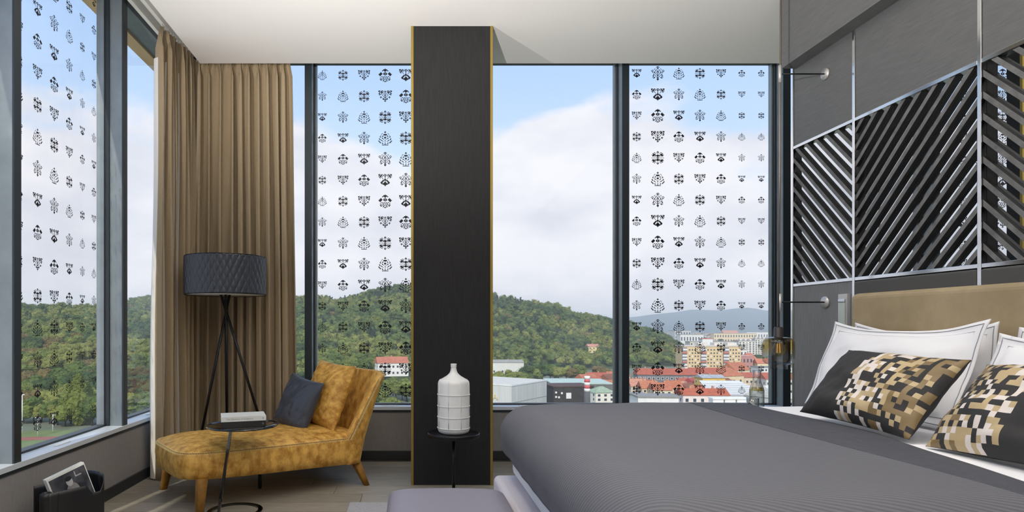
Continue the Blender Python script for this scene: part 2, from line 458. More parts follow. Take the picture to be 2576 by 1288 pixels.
def window(ax, a, b, lab):
    """one glazed bay: pane with four frame bars; a..b along the wall"""
    global wn
    root = empty('window_%d' % wn, ((a+b)/2, YG, SILL) if ax == 'x' else (XG, (a+b)/2, SILL), label=lab, cat='window', kind='structure'); wn += 1
    h = (b-a)/2; H = HEAD-SILL
    def bx(n, p0, p1, d0, d1, z0, z1, mt):
        m = MB()
        if ax == 'x': m.box(p0, p1, d0, d1, z0, z1)
        else: m.box(-d1, -d0, p0, p1, z0, z1)
        return m.build(n, mt, root)
    g = bx('pane', -h, h, 0, 0.008, 0, H, M['glass'])
    for s in (-1, 1):
        e = s*h
        bx('frame_bar', min(e, e-s*0.012), max(e, e-s*0.012), -0.05, 0.03, 0, H, M['alu_dark'])
        bx('glazing_bead', min(e-s*0.012, e-s*0.024), max(e-s*0.012, e-s*0.024), -0.02, 0.03, 0, H, M['alu'])
    bx('frame_bar', -h, h, -0.03, 0.03, 0, 0.012, M['alu_dark'])
    bx('frame_bar', -h, h, -0.03, 0.03, H-0.05, H, M['alu_dark'])
    return root, g
w1, g1 = window('y', 3.155, 4.275, 'tall left-wall window with folk motifs overlooking the running track')
w2, g2 = window('y', 4.335, 5.30, 'plain left-wall window pane half covered by the brown curtain')
for a, b, n in ((1.98, 3.10, 'first'), (0.80, 1.92, 'second'), (-0.38, 0.74, 'third'), (-1.6, -0.44, 'fourth')):
    window('y', a, b, 'left-wall window behind the photographer, %s from the picture edge' % n)
w3, g3 = window('x', -2.10, -0.910, 'plain far window pane mostly covered by the brown curtain')
w4, g4 = window('x', -0.851, 0.45, 'far window with folk motifs behind the yellow chaise longue')
w5, g5 = window('x', 0.51, 1.810, 'plain far window between the dark pillar and the mullion over the bed')
w6, g6 = window('x', 1.868, 3.19, 'far window with folk motifs overlooking the red roofed town')
window('x', 3.25, XR, 'far window bay hidden behind the headboard partition')
def put_motif(pane, me, x, y, z, s):
    o = obj('motif', me, pane); r = pane.parent
    o.location = (x-r.location.x, y-r.location.y, z-r.location.z); o.scale = (s, s, s)
pz = 52.75*YG/F
for c, (px, w) in enumerate([(811, 22), (863, 27), (916, 30), (969, 34), (1021, 34), (1073, 30), (1125, 27)]):
    for r_ in range(17):
        z = CH+(VY-190)*YG/F-r_*pz
        if z < SILL+0.08: continue
        put_motif(g4, MX[(c-r_) % 6], (px-VX)*YG/F, YG-0.006, z, w*YG/F)
for c, (px, w) in enumerate([(1601, 24), (1654, 34), (1707, 28), (1760, 28), (1813, 25), (1865, 18), (1914, 17)]):
    for r_ in range(17):
        z = CH+(VY-185.5)*YG/F-r_*53*YG/F
        if z < SILL+0.08: continue
        put_motif(g6, MX[(min(c, 5)+4-r_) % 6], (px-VX)*YG/F, YG-0.006, z, w*YG/F)
for c, (px, s) in enumerate([(92, 0.088), (134, 0.092), (172, 0.078), (205, 0.062), (234, 0.06)]):
    yy = F*2.14/(VX-px)
    for r_ in range(-2, 15):
        z = 2.955-r_*0.182
        if z < SILL+0.06: continue
        put_motif(g1, MY[(min(c, 4)+4-r_) % 6], XG+0.006, yy, z, s)
for r_ in range(-2, 15):
    z = 2.955-r_*0.182
    if z > SILL+0.06: put_motif(g1, MY[(3-r_) % 6], XG+0.006, 3.345, z, 0.085)
# ------------------------------------------------------------------ headboard wall on the right
wr = MB().box(2.56, 2.68, YB, YW, -0.012, CEIL).build('wall_right', M['dark_wood'], label='headboard partition of dark panels with mirrored slatted bays', cat='wall', kind='structure')
VS = [YW, 3.434, 2.673, 1.912, 1.151, 0.39, -0.371]         # chrome uprights
ZU, ZL = 2.293, 1.407
CW = 0.0095
for i in range(len(VS)):
    w = CW if i != 0 else 0.006
    yv = VS[i]-(0.006 if i == 0 else 0)
    MB().box(XW-0.006, 2.56, yv-w, yv+w, -0.0, CEIL).build('chrome_upright', M['chrome'], wr, bevel=0.0015)
for i in range(len(VS)-1):
    y1, y0 = VS[i]-CW-0.001, VS[i+1]+CW+0.001
    if i == 0: y1 -= 0.003
    MB().box(XW, 2.56, y0, y1, ZU+CW, CEIL).build('upper_panel', M['grey_wood'], wr, bevel=0.0015)
    for zc in (ZU, ZL): MB().box(XW-0.005, 2.56, y0, y1, zc-CW, zc+CW).build('chrome_rail', M['chrome'], wr, bevel=0.0015)
    MB().box(2.49, 2.56, y0, y1, ZL+CW, ZU-CW).build('mirror_panel', M['mirror'], wr)
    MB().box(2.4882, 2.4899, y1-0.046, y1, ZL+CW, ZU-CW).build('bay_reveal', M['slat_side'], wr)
    if i == 0: MB().box(XW, 2.56, y0, y1, 0.0, ZL-CW-0.001).build('lower_panel', M['grey_wood2'], wr, bevel=0.0015)
    else: MB().box(XW-0.012, 2.56, y0, y1, 0.0, ZL-CW-0.004).build('padded_panel', M['upholst_dark'], wr, bevel=0.01, seg=3)
def clip(poly, f):
    out = []
    for i in range(len(poly)):
        p, q = poly[i], poly[(i+1) % len(poly)]; a, b = f(p), f(q)
        if a >= 0: out.append(p)
        if (a >= 0) != (b >= 0):
            t = a/(a-b); out.append((p[0]+(q[0]-p[0])*t, p[1]+(q[1]-p[1])*t))
    return out
SP = 0.0935; SW = 0.030
for i in range(4):
    y1, y0 = VS[i]-CW-0.002, VS[i+1]+CW+0.002
    sgn = 1 if i % 2 == 0 else -1        # z - sgn*y constant along a slat
    z0, z1 = ZL+CW+0.001, ZU-CW-0.001
    c0 = min(z0-sgn*y0, z0-sgn*y1)-SP; c1 = max(z1-sgn*y0, z1-sgn*y1)
    c = math.floor(c0/SP)*SP + (0.03 if i else 0.0)
    while c < c1:
        poly = [(y0-1, c+sgn*(y0-1)), (y1+1, c+sgn*(y1+1)), (y1+1, c+SW+sgn*(y1+1)), (y0-1, c+SW+sgn*(y0-1))]
        for f in (lambda p: p[0]-y0, lambda p: y1-p[0], lambda p: p[1]-z0, lambda p: z1-p[1]): poly = clip(poly, f) if poly else []
        if len(poly) >= 3 and max(p[0] for p in poly)-min(p[0] for p in poly) > 0.01:
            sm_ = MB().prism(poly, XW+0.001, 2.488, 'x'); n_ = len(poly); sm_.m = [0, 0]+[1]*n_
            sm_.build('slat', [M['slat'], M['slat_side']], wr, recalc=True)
        c += SP
bh = MB().box(2.375, 2.469, YB, 3.95, 2.794, CEIL-0.001).build('trim_%d' % tn, M['grey_wood'], label='dark wooden bulkhead along the top of the headboard partition', cat='bulkhead', kind='structure', bevel=0.001); tn += 1
# ------------------------------------------------------------------ pillar (slab clad in black oak with brass edges)
pl = MB().box(0.019, 0.569, 4.43, 4.4465, 0, CEIL).box(0.001, 0.587, 4.4466, 4.545, 0, CEIL).build('trim_%d' % tn, M['dark_wood'], label='black oak pillar slab with brass edges between the far windows', cat='pillar', kind='structure'); tn += 1
for a, b in ((0.0, 0.0185), (0.5695, 0.588)):
    MB().box(a, b, 4.426, 4.446, 0, CEIL).build('brass_edge', M['gold'], pl, bevel=0.001)
# ------------------------------------------------------------------ curtain tracks
def rail(name, x0, x1, y0, y1, lab):
    t = MB().box(x0, x1, y0, y1, CEIL+0.11, CEIL+0.28).build(name, M['plaster_track'], label=lab, cat='curtain track', bevel=0.002)
    return t
rail('curtain_track', -1.885, -1.855, -1.5, 5.2, 'white curtain track in the pocket along the left windows')
rail('curtain_track', -1.975, -1.945, -1.5, 5.2, 'white blind track beside the glass of the left windows')
rail('curtain_track', -1.80, XR-0.1, 5.155, 5.185, 'white curtain track in the pocket along the far windows')
def sgnp(a, p): return math.copysign(abs(a)**p, a)
# ================================================================== curtains
def curtain(name, A, B, nrm, folds, amp, z0, z1, seed, lab):
    A = Vector(A); B = Vector(B); nrm = Vector(nrm); rn = random.Random(seed)
    ph = [rn.random()*6.28 for _ in range(8)]; tdir = (B-A).normalized()
    def wave(s):
        w = 2*math.pi*(folds*s+0.32*math.sin(5.1*s+ph[0])+0.16*math.sin(13*s+ph[1]))
        v = sgnp(math.sin(w), 0.8)+0.25*math.sin(2*w+ph[2])+0.3*math.sin(0.43*w+ph[3])
        return v, math.cos(w)
    def fn(u, t):
        v, c = wave(u); tt = t
        k = 0.62+0.38*(1-tt)**0.7
        pin = max(0, (tt-0.955)/0.045)
        off = amp*v*k*(1-0.55*pin)+0.010*pin*math.sin(2*math.pi*folds*2.6*u+ph[4])
        off += 0.006*math.sin(9*tt+u*20+ph[5])*(1-pin)
        sl = 0.5*amp*c*k*(1-pin)
        edge = (1-tt)*0.035*(u-0.5)*2
        p = A+(B-A)*u+nrm*off+tdir*(sl*1.5+edge)
        return (p.x, p.y, z0+(z1-z0)*t)
    o = MB().grid(fn, 420, 44).build(name, M['curtain'], label=lab, cat='curtain', group='full length taupe curtains in the corner')
    sm = o.modifiers.new('thickness', 'SOLIDIFY'); sm.thickness = 0.004
    def fl(u, t):
        x, y, z = fn(0.02+0.96*u, t*0.93); return (x-nrm.x*0.014, y-nrm.y*0.014, z)
    MB().grid(fl, 160, 12).build('lining', M['lining'], o)
    for i in range(14):       # hooks on the track
        p = A+(B-A)*((i+0.5)/14)
        MB().tube([(p.x, p.y, z1-0.02), (p.x, p.y, CEIL+0.112)], 0.0025, 6).build('hook', M['plaster_track'], o)
    return o
curtain('curtain', (-1.87, 4.60, 0), (-1.81, 5.08, 0), (1, 0, 0), 6, 0.05, 0.012, 3.385, 3, 'taupe curtain hanging along the left window wall')
curtain('curtain', (-1.83, 5.18, 0), (-1.02, 5.165, 0), (0, -1, 0), 11, 0.055, 0.012, 3.385, 8, 'taupe curtain hanging across the far window behind the floor lamp')
# ================================================================== cushions
def sgnp(a, p): return math.copysign(abs(a)**p, a)
def cushion(name, w, h, T, ctr, a, b, mats, seed=0, wr=0.006, pinch=0.06, nx=36, ny=28, mif=None, flange=0, parent=None, creases=0, sag=0, **k):
    rn = random.Random(seed); ox = rn.random()*50
    def prof(x, y, side):
        fx, fy = x, y
        if flange:
            fx = max(-1, min(1, x/(1-2*flange/w))); fy = max(-1, min(1, y/(1-2*flange/h)))
        f = max(0, (1-abs(fx)**2.6)*(1-abs(fy)**2.6))**0.55
        X = w/2*x*(1-pinch*(1-y*y)*abs(x)); Y = h/2*y*(1-pinch*(1-x*x)*abs(y))
        if sag and y > 0: Y -= sag*h*y*y*(1-x*x)
        n = mnoise.noise((x*1.7+ox, y*1.7, side*3))*2.0+mnoise.noise((x*4+ox, y*4, side*5))*0.8
        Z = side*(T/2*f+0.0015)+wr*n*(0.35+f)*(1 if side > 0 else 0.5)
        if creases:
            cx = abs(x)*abs(y); Z += side*creases*math.sin(26*(x-y*0.6)+3*mnoise.noise((x*3+ox, y*3, 1)))*f*(0.25+cx)
        if flange: Z += 0.010*math.sin(5*x+ox)*math.sin(4*y+ox*2)*(1-f)
        return (X, Y, Z)
    m = MB()
    m.grid(lambda u, v: prof(u*2-1, v*2-1, 1), nx, ny, mif=mif)
    m.grid(lambda u, v: prof(1-u*2, v*2-1, -1), nx, ny)
    # side skirt joining the two faces
    def ring(side):
        pts = [(i/nx*2-1, -1) for i in range(nx)]+[(1, j/ny*2-1) for j in range(ny)]+[(1-i/nx*2, 1) for i in range(nx)]+[(-1, 1-j/ny*2) for j in range(ny)]
        return [prof(x, y, side) for x, y in pts]
    A_, B_ = ring(1), ring(-1); n = len(A_); m.add(A_+B_, [(i, n+i, n+(i+1) % n, (i+1) % n) for i in range(n)], 0, True)
    o = m.build(name, mats, parent, weld=True, **k)
    a = Vector(a).normalized(); b = Vector(b); b = (b-a*b.dot(a)).normalized(); c = a.cross(b)
    mw = Matrix(((a.x, b.x, c.x, ctr[0]), (a.y, b.y, c.y, ctr[1]), (a.z, b.z, c.z, ctr[2]), (0, 0, 0, 1)))
    o.matrix_world = mw
    if flange:
        for q, ins in enumerate((flange*0.35, flange*1.0)):
            pts = []
            for i in range(41): pts.append(((i/40*2-1)*(1-2*ins/w), -(1-2*ins/h)))
            for i in range(1, 31): pts.append(((1-2*ins/w), (i/30*2-1)*(1-2*ins/h)))
            for i in range(1, 41): pts.append(((1-i/40*2)*(1-2*ins/w), (1-2*ins/h)))
            for i in range(1, 30): pts.append((-(1-2*ins/w), (1-i/30*2)*(1-2*ins/h)))
            MB().tube([Vector(prof(x, y, 1))+Vector((0, 0, 0.0008)) for x, y in pts], 0.0016, 5, closed=True).build('piping', M['linen_line'], o)
    return o
# ================================================================== chaise longue
ca = math.atan2(0.6, 0.8)
ch = empty('chaise_longue', (-1.505, 4.012, 0), ca, label='mustard velvet chaise longue with stitched edges before the window', cat='chaise longue')
def seat():
    m = MB(); n = 120; out = []
    L0, L1, Wd, rc = -0.10, 1.20, 0.385, 0.20
    for i in range(n):
        t = 2*math.pi*i/n; cu, sv = math.cos(t), math.sin(t)
        p = 0.36 if cu < 0 else 0.16
        u = (L0+L1)/2+(L1-L0)/2*sgnp(cu, p*1.25 if cu < 0 else 0.2); v = Wd*sgnp(sv, 0.36 if cu < 0 else 0.25)
        out.append((u, v))
    def near(u): return max(0.28, min(1.0, u))
    prof = [(0.93, 0.0), (0.975, 0.006), (1.0, 0.05), (1.012, 0.10), (1.0, 0.150), (0.985, 0.163), (0.955, 0.172), (0.85, 0.190), (0.7, 0.205), (0.5, 0.216), (0.25, 0.222), (0.05, 0.224)]
    vs = []
    for k, dz in prof:
        for (u, v) in out:
            q = near(u); base = 0.205-0.045*max(0, min(1, u/1.2))
            zz = base+dz*(1+0.0*u)+(0.045*max(0, min(1, u/1.2)))*min(1, dz/0.16)*0.55
            vs.append((q+(u-q)*k, v*k, zz))
    fs = []
    for r_ in range(len(prof)-1):
        for i in range(n): fs.append((r_*n+i, r_*n+(i+1) % n, (r_+1)*n+(i+1) % n, (r_+1)*n+i))
    fs += [list(range(n))[::-1], [(len(prof)-1)*n+i for i in range(n)]]
    m.add(vs, fs, 0, True); s = m.build('seat', M['velvet'], ch, weld=False)
    # blanket stitch round the rim
    st = MB(); rim = [Vector(p) for p in vs[4*n:5*n]]; up = [Vector(p) for p in vs[6*n:7*n]]; run = 0.0
    for i in range(n):
        j = (i+1) % n; seg = (rim[j]-rim[i]).length; pos = run
        while pos < seg:
            f = pos/seg; a = rim[i].lerp(rim[j], f); b = up[i].lerp(up[j], f); pos += 0.0095
            if a.x > 1.06: continue
            o_ = Vector((a.x-near(a.x), a.y, 0)).normalized()*0.004
            st.tube([a+o_+Vector((0, 0, 0.004)), a.lerp(b, 0.75)+o_*0.8+Vector((0, 0, 0.006))], 0.0013, 4, smooth=False)
        run = pos-seg
    st.build('stitching', M['stitch'], s, kind='stuff')
    MB().tube([Vector(vs[5*n+i])+Vector((0, 0, 0.001)) for i in range(n)], 0.0028, 6, closed=True).build('seam', M['velvet_leg'], s)
seat()
def back():
    m = MB(); nt, nz = 48, 22
    def sec(z):
        uf = 1.04+0.56*max(0, z-0.345); ub = 1.215+0.27*(z-0.17)
        ub = max(ub, uf+0.045); zn = max(0, min(1, (z-0.17)/0.65)); wd = 0.378+0.035*zn
        top = max(0, (z-0.765)/0.05); rr = 0.012*top*top
        pts = []
        for i in range(nt+1):
            t = math.pi*i/nt; pts.append((uf+rr+(ub-uf-rr-rr)*abs(math.sin(t))**0.55, -(wd-rr)*sgnp(math.cos(t), 0.55)))
        th = 0.062
        for i in range(nt+1):
            t = math.pi*(1-i/nt); pts.append((uf+rr+max(0.0, (ub-uf-th-rr))*abs(math.sin(t))**0.7, -(wd-th+rr)*sgnp(math.cos(t), 0.6)))
        return pts
    zs = [0.165+i*(0.76-0.165)/nz for i in range(nz+1)]+[0.78, 0.795, 0.806, 0.813]
    n = 2*(nt+1); vs = []
    for z in zs:
        for i, (u, v) in enumerate(sec(z)):
            vs.append((u, v, z-0.040*min(1, abs(v)/0.41)**7*max(0, (z-0.66)/0.153)**2))
    fs = []
    for r_ in range(len(zs)-1):
        for i in range(n): fs.append((r_*n+i, r_*n+(i+1) % n, (r_+1)*n+(i+1) % n, (r_+1)*n+i))
    k = (len(zs)-1)*n
    for b_ in (0, k):
        for i in range(nt): fs.append((b_+i, b_+i+1, b_+n-2-i, b_+n-1-i))
    m.add(vs, fs, 0, True); o = m.build('backrest', M['velvet'], ch, recalc=True)
    # stitched front edge of each wing
    for s in (-1, 1):
        st = MB()
        for i in range(84):
            z = 0.345+i*(0.80-0.345)/84; uf = 1.04+0.56*(z-0.345); wd = 0.378+0.035*(z-0.17)/0.65
            st.tube([(uf+0.010, s*(wd+0.004), z), (uf+0.027, s*(wd+0.006), z-0.002)], 0.0017, 4, smooth=False)
        st.build('stitching', M['stitch'], o, kind='stuff')
        MB().tube([(1.04+0.56*(z-0.345)+0.010, s*(0.3795+0.035*(z-0.17)/0.65), z) for z in [0.345+i*0.046 for i in range(10)]], 0.0025, 6).build('seam', M['velvet_leg'], o)
back()
def cleg(p0, p1, w0, w1):
    m = MB(); a = Vector(p0); b = Vector(p1); vs = []
    for p, w in ((a, w0), (a.lerp(b, 0.5), (w0+w1)/2), (b, w1)):
        for i in range(16):
            t = 2*math.pi*i/16; vs.append((p.x+w*sgnp(math.cos(t), 0.6), p.y+w*sgnp(math.sin(t), 0.6), p.z))
    fs = [(r_*16+i, r_*16+(i+1) % 16, (r_+1)*16+(i+1) % 16, (r_+1)*16+i) for r_ in range(2) for i in range(16)]+[list(range(16)), list(range(32, 48))[::-1]]
    m.add(vs, fs, 0, True); m.build('leg', M['velvet_leg'], ch, recalc=True)
cleg((0.03, -0.345, 0.215), (0.0, -0.385, 0), 0.034, 0.023)
cleg((0.03, 0.345, 0.215), (0.0, 0.385, 0), 0.034, 0.023)
cleg((1.14, -0.30, 0.19), (1.20, -0.375, 0), 0.036, 0.020)
cleg((1.14, 0.30, 0.19), (1.20, 0.32, 0), 0.036, 0.020)
MB().lathe([(0.012, 0.0), (0.014, 0.02), (0.01, 0.19)], 14, (0.55, 0, 0)).build('support_foot', M['black'], ch)
def chl(u, v, z):
    c, s = math.cos(ca), math.sin(ca); return Vector((-1.505+u*c-v*s, 4.012+u*s+v*c, z))
def chd(u, v, z):
    c, s = math.cos(ca), math.sin(ca); return Vector((u*c-v*s, u*s+v*c, z))
cushion('cushion', 0.50, 0.50, 0.17, chl(1.075, -0.01, 0.632), chd(0.06, -1, -0.06), chd(0.36, 0.04, 0.92), [M['velvet']], 5, 0.010, 0.05, creases=0.006, nx=60, ny=60,
        label='mustard velvet cushion leaning on the chaise back', cat='cushion')
cushion('cushion', 0.40, 0.40, 0.15, chl(0.875, 0.06, 0.572), chd(0.16, -1, -0.16), chd(0.33, 0.1, 0.94), [M['grey_satin']], 9, 0.006, 0.07, creases=0.003, nx=60, ny=60,
        label='slate grey satin cushion in front of the mustard cushion', cat='cushion')
# ================================================================== floor lamp
lp = empty('floor_lamp', (-1.431, 4.76, 0), label='tripod floor lamp with a quilted slate drum shade', cat='lamp')
SR, S0, S1 = 0.303, 1.385, 1.672
def shade(u, t):
    a = 2*math.pi*u; A = a*40; Bz = t*2.9*math.pi
    q = abs(math.sin((A+Bz*2)/2)*math.sin((A-Bz*2)/2))**0.45
    r_ = SR+0.006*q*(1 if 0.01 < t < 0.99 else 0); return (r_*math.cos(a), r_*math.sin(a), S0+(S1-S0)*t)
sh = MB().grid(shade, 704, 60).build('shade', M['shade'], lp)
MB().lathe([(SR-0.006, S0), (SR-0.006, S1)], 96).build('shade_lining', M['lamp_white'], sh)
for z in (S0, S1): MB().lathe([(SR-0.008, z-0.004), (SR+0.002, z-0.004), (SR+0.002, z+0.004), (SR-0.008, z+0.004)], 96, closed=True).build('rim', M['black'], sh)
MB().lathe([(0.001, S0+0.008), (SR-0.008, S0+0.008), (SR-0.008, S0+0.012), (0.001, S0+0.012)], 64).build('diffuser', M['lamp_white'], lp)
X0 = Vector((-1.431, 4.76, 0))
feet = [((-1.085, 4.93), (-1.475, 4.74)), ((-1.665, 4.70), (-1.40, 4.78)), ((-1.50, 5.03), (-1.42, 4.72))]
for (fx, fy), (tx, ty) in feet:
    a = Vector((fx, fy, 0))-X0; b = Vector((tx, ty, S0+0.04))-X0
    l = MB().tube([a, b], 0.0105, 10).build('leg', M['black'], lp)
    MB().lathe([(0.014, 0), (0.014, 0.012), (0.0105, 0.02)], 12, a).build('foot_cap', M['black'], l)
# ================================================================== glass side table and books
st = empty('side_table', (-1.085, 3.80, 0), label='small side table with dark glass top and ring base over the chaise', cat='side table')
MB().lathe([(0.138, 0.0), (0.166, 0.0), (0.166, 0.010), (0.138, 0.010)], 72, closed=True, smooth=False).build('ring_base', M['black_gloss'], st)
MB().tube([(-0.062, -0.140, 0.008), (0.0, -0.085, 0.525)], 0.0105, 4, smooth=False).build('stem', M['black_gloss'], st)
MB().lathe([(0.001, 0.528), (0.212, 0.528), (0.2145, 0.530), (0.2145, 0.535), (0.212, 0.537), (0.001, 0.537)], 80, (0.045, 0.01, 0)).build('table_top', M['smoke_glass'], st)
MB().lathe([(0.2135, 0.5275), (0.2165, 0.5275), (0.2165, 0.5375), (0.2135, 0.5375)], 80, (0.045, 0.01, 0), closed=True).build('top_rim', M['black_gloss'], st)
MB().lathe([(0.055, 0.5235), (0.055, 0.5279)], 32, (0.03, -0.04, 0)).build('mount_plate', M['black'], st)
def book(name, c, rz, z, L, D, T, mc, lab, spine, ink, size):
    b = empty(name, (c[0], c[1], z), rz, label=lab, cat='book')
    MB().box(-L/2+0.004, L/2-0.004, -D/2+0.003, D/2-0.005, 0.002, T-0.002).build('page_block', M['paper'], b)
    MB().box(-L/2, L/2, -D/2, D/2, 0, 0.002).build('cover', mc, b); MB().box(-L/2, L/2, -D/2, D/2, T-0.002, T).build('cover', mc, b)
    sp = MB().box(-L/2, L/2, -D/2-0.0015, -D/2+0.0025, 0, T).build('spine', mc, b)
    mw = Matrix.Translation((-L/2+0.03, -D/2-0.0018, T/2)) @ Matrix.Rotation(R(90), 4, 'X')
    if spine: text('spine_title', spine, size, ink, sp, mw)
    # diamond shaped publisher mark
    d = MB(); s = 0.006; c0 = (L/2-0.018, T/2)
    for i in range(4):
        a0, a1 = i*math.pi/2, (i+1)*math.pi/2
        q = [(c0[0]+s*k*math.cos(a), c0[1]+s*1.25*k*math.sin(a)) for a in (a0, a1) for k in (1, 0.55)]
        d.add([(p[0], -D/2-0.0019, p[1]) for p in (q[0], q[1], q[3], q[2])], [(0, 1, 2, 3)])
    d.build('spine_mark', ink, sp)
    return b
ba = R(17)
book('book', (-1.035, 3.80), ba, 0.5376, 0.262, 0.195, 0.034, M['book_black'], 'black hardback book lying under the white book on the side table', None, M['ink_grey'], 0.009)
book('book', (-1.036, 3.80), ba+R(1), 0.5720, 0.262, 0.195, 0.028, M['book_white'], 'white hardback book lying on top of the black book', 'The Elements of Sculpture', M['ink_grey'], 0.0145)
# ================================================================== round table with bottle vase
rt = empty('pedestal_table', (0.28, 4.05, 0), label='round black pedestal table in front of the dark pillar', cat='side table')
MB().lathe([(0.001, 0.417), (0.166, 0.417), (0.171, 0.421), (0.171, 0.441), (0.169, 0.4445), (0.160, 0.4445), (0.157, 0.442), (0.001, 0.442)], 80).build('table_top', M['black'], rt)
MB().lathe([(0.0105, 0.01), (0.0105, 0.417)], 20).build('pole', M['black'], rt)
MB().lathe([(0.001, 0), (0.085, 0), (0.085, 0.006), (0.02, 0.012), (0.001, 0.012)], 48).build('foot_plate', M['black'], rt)
bv = empty('bottle_vase', (0.28, 4.05, 0.4425), label='white ceramic bottle vase with raised grid ribs on the round table', cat='vase')
bp_ = [(0.001, 0), (0.085, 0.0), (0.097, 0.008), (0.104, 0.022), (0.105, 0.04), (0.1055, 0.20), (0.104, 0.322), (0.101, 0.338), (0.092, 0.349), (0.070, 0.361), (0.045, 0.376), (0.028, 0.392), (0.021, 0.408), (0.018, 0.425), (0.018, 0.434), (0.0195, 0.436), (0.0195, 0.441), (0.0175, 0.443), (0.020, 0.449), (0.021, 0.452), (0.018, 0.454), (0.013, 0.452), (0.012, 0.43)]
bd = MB().lathe(bp_, 72).build('body', M['ceramic'], bv)
for z in (0.036, 0.108, 0.180, 0.254):
    MB().tube([(0.1065*math.cos(a), 0.1065*math.sin(a), z) for a in [i*2*math.pi/64 for i in range(64)]], 0.0026, 7, closed=True).build('rib', M['ceramic'], bd)
for i in range(8):
    a = i*math.pi/4+R(-112)
    pr = [(0.1062, 0.036), (0.1064, 0.12), (0.1064, 0.22), (0.105, 0.322), (0.102, 0.338), (0.093, 0.350)]
    MB().tube([(r_*math.cos(a), r_*math.sin(a), z) for r_, z in pr], 0.0026, 7).build('rib', M['ceramic'], bd)
# ================================================================== bench, rug, magazine holder
def rbox(m, x0, x1, y0, y1, z0, z1, mi=0): return m.box(x0, x1, y0, y1, z0, z1, mi)
bn = empty('bench', (0.16, 2.2, 0), label='mauve leather bench at the foot of the bed', cat='bench')
def btop(u, v):
    x = u*2-1; y = v*2-1; f = max(0, (1-abs(x)**7)*(1-abs(y)**9))
    return (0.262*sgnp(x, 1), 0.62*y, 0.375+0.05*f**0.45+0.010*f*(1-x*x))
MB().grid(btop, 48, 60).build('seat_pad', M['leather_bench'], bn)
MB().box(-0.262, 0.262, -0.62, 0.62, 0.20, 0.376).build('body', M['leather_bench'], bn, bevel=0.02, seg=3)
for sx in (-1, 1):
    for sy in (-1, 1): MB().box(sx*0.22-0.02, sx*0.22+0.02, sy*0.57-0.02, sy*0.57+0.02, 0.0150, 0.205).build('leg', M['black'], bn, bevel=0.003)
rg = MB().grid(lambda u, v: (-0.39+u*2.1, 1.0+v*2.955, 0.0135+0.0012*mnoise.noise((u*60, v*60, 0))), 60, 80)
rg.box(-0.392, 1.712, 0.998, 3.957, 0.0005, 0.0125).build('rug', M['rug'], label='pale grey woven rug at the foot of the bed', cat='rug')
mh = empty('magazine_holder', (-1.70, 3.13, 0), math.atan2(0.85, 0.53), label='black leather scroll magazine holder by the left wall', cat='magazine holder')
def holder():
    path = []
    for i in range(26):                 # scroll
        t = i/25; a = R(-60)+t*R(420)*-1; rr = 0.012+0.020*t
        path.append((-0.135+rr*math.cos(a-R(120)), 0.030+rr*math.sin(a-R(120))))
    path = path[:-4]
    for i in range(20): path.append((-0.13+i*0.0138, -0.002-0.006*math.sin(i/19*math.pi)))
    for i in range(1, 16):
        a = R(-90)+i/15*R(180); path.append((0.135+0.035*math.cos(a)*(1.2), 0.095+0.097*math.sin(a)))
    for i in range(1, 18): path.append((0.135-i*0.0145, 0.192))
    # resample
    P_ = [Vector((x, y, 0)) for x, y in path]; acc = [0]
    for i in range(1, len(P_)): acc.append(acc[-1]+(P_[i]-P_[i-1]).length)
    def at(s):
        s *= acc[-1]
        for i in range(1, len(P_)):
            if acc[i] >= s: return P_[i-1].lerp(P_[i], (s-acc[i-1])/max(1e-9, acc[i]-acc[i-1]))
        return P_[-1]
    def rim(p):
        z = 0.325
        if p.y < 0.09 and p.x > 0.05: z = 0.325-0.045*max(0, min(1, (p.x-0.05)/0.03))+0.075*max(0, min(1, (p.x-0.125)/0.045))
        if p.y >= 0.09 and p.x > 0.0: z = 0.36
        if p.y >= 0.09 and p.x <= 0.0: z = 0.36-0.03*min(1, -p.x/0.05)
        return z
    o = MB().grid(lambda u, v: (lambda p: (p.x, p.y, 0.004+(rim(p)-0.004)*v))(at(u)), 160, 14).build('leather_wrap', M['leather_black'], mh)
    s = o.modifiers.new('thickness', 'SOLIDIFY'); s.thickness = 0.005
    MB().box(-0.13, 0.16, 0.004, 0.188, 0.003, 0.012).build('bottom', M['leather_black'], mh)
    MB().box(-0.1285, -0.1265, -0.006, -0.0045, 0.005, 0.322).build('seam', M['gasket'], mh).location = (0.035, -0.003, 0)
holder()
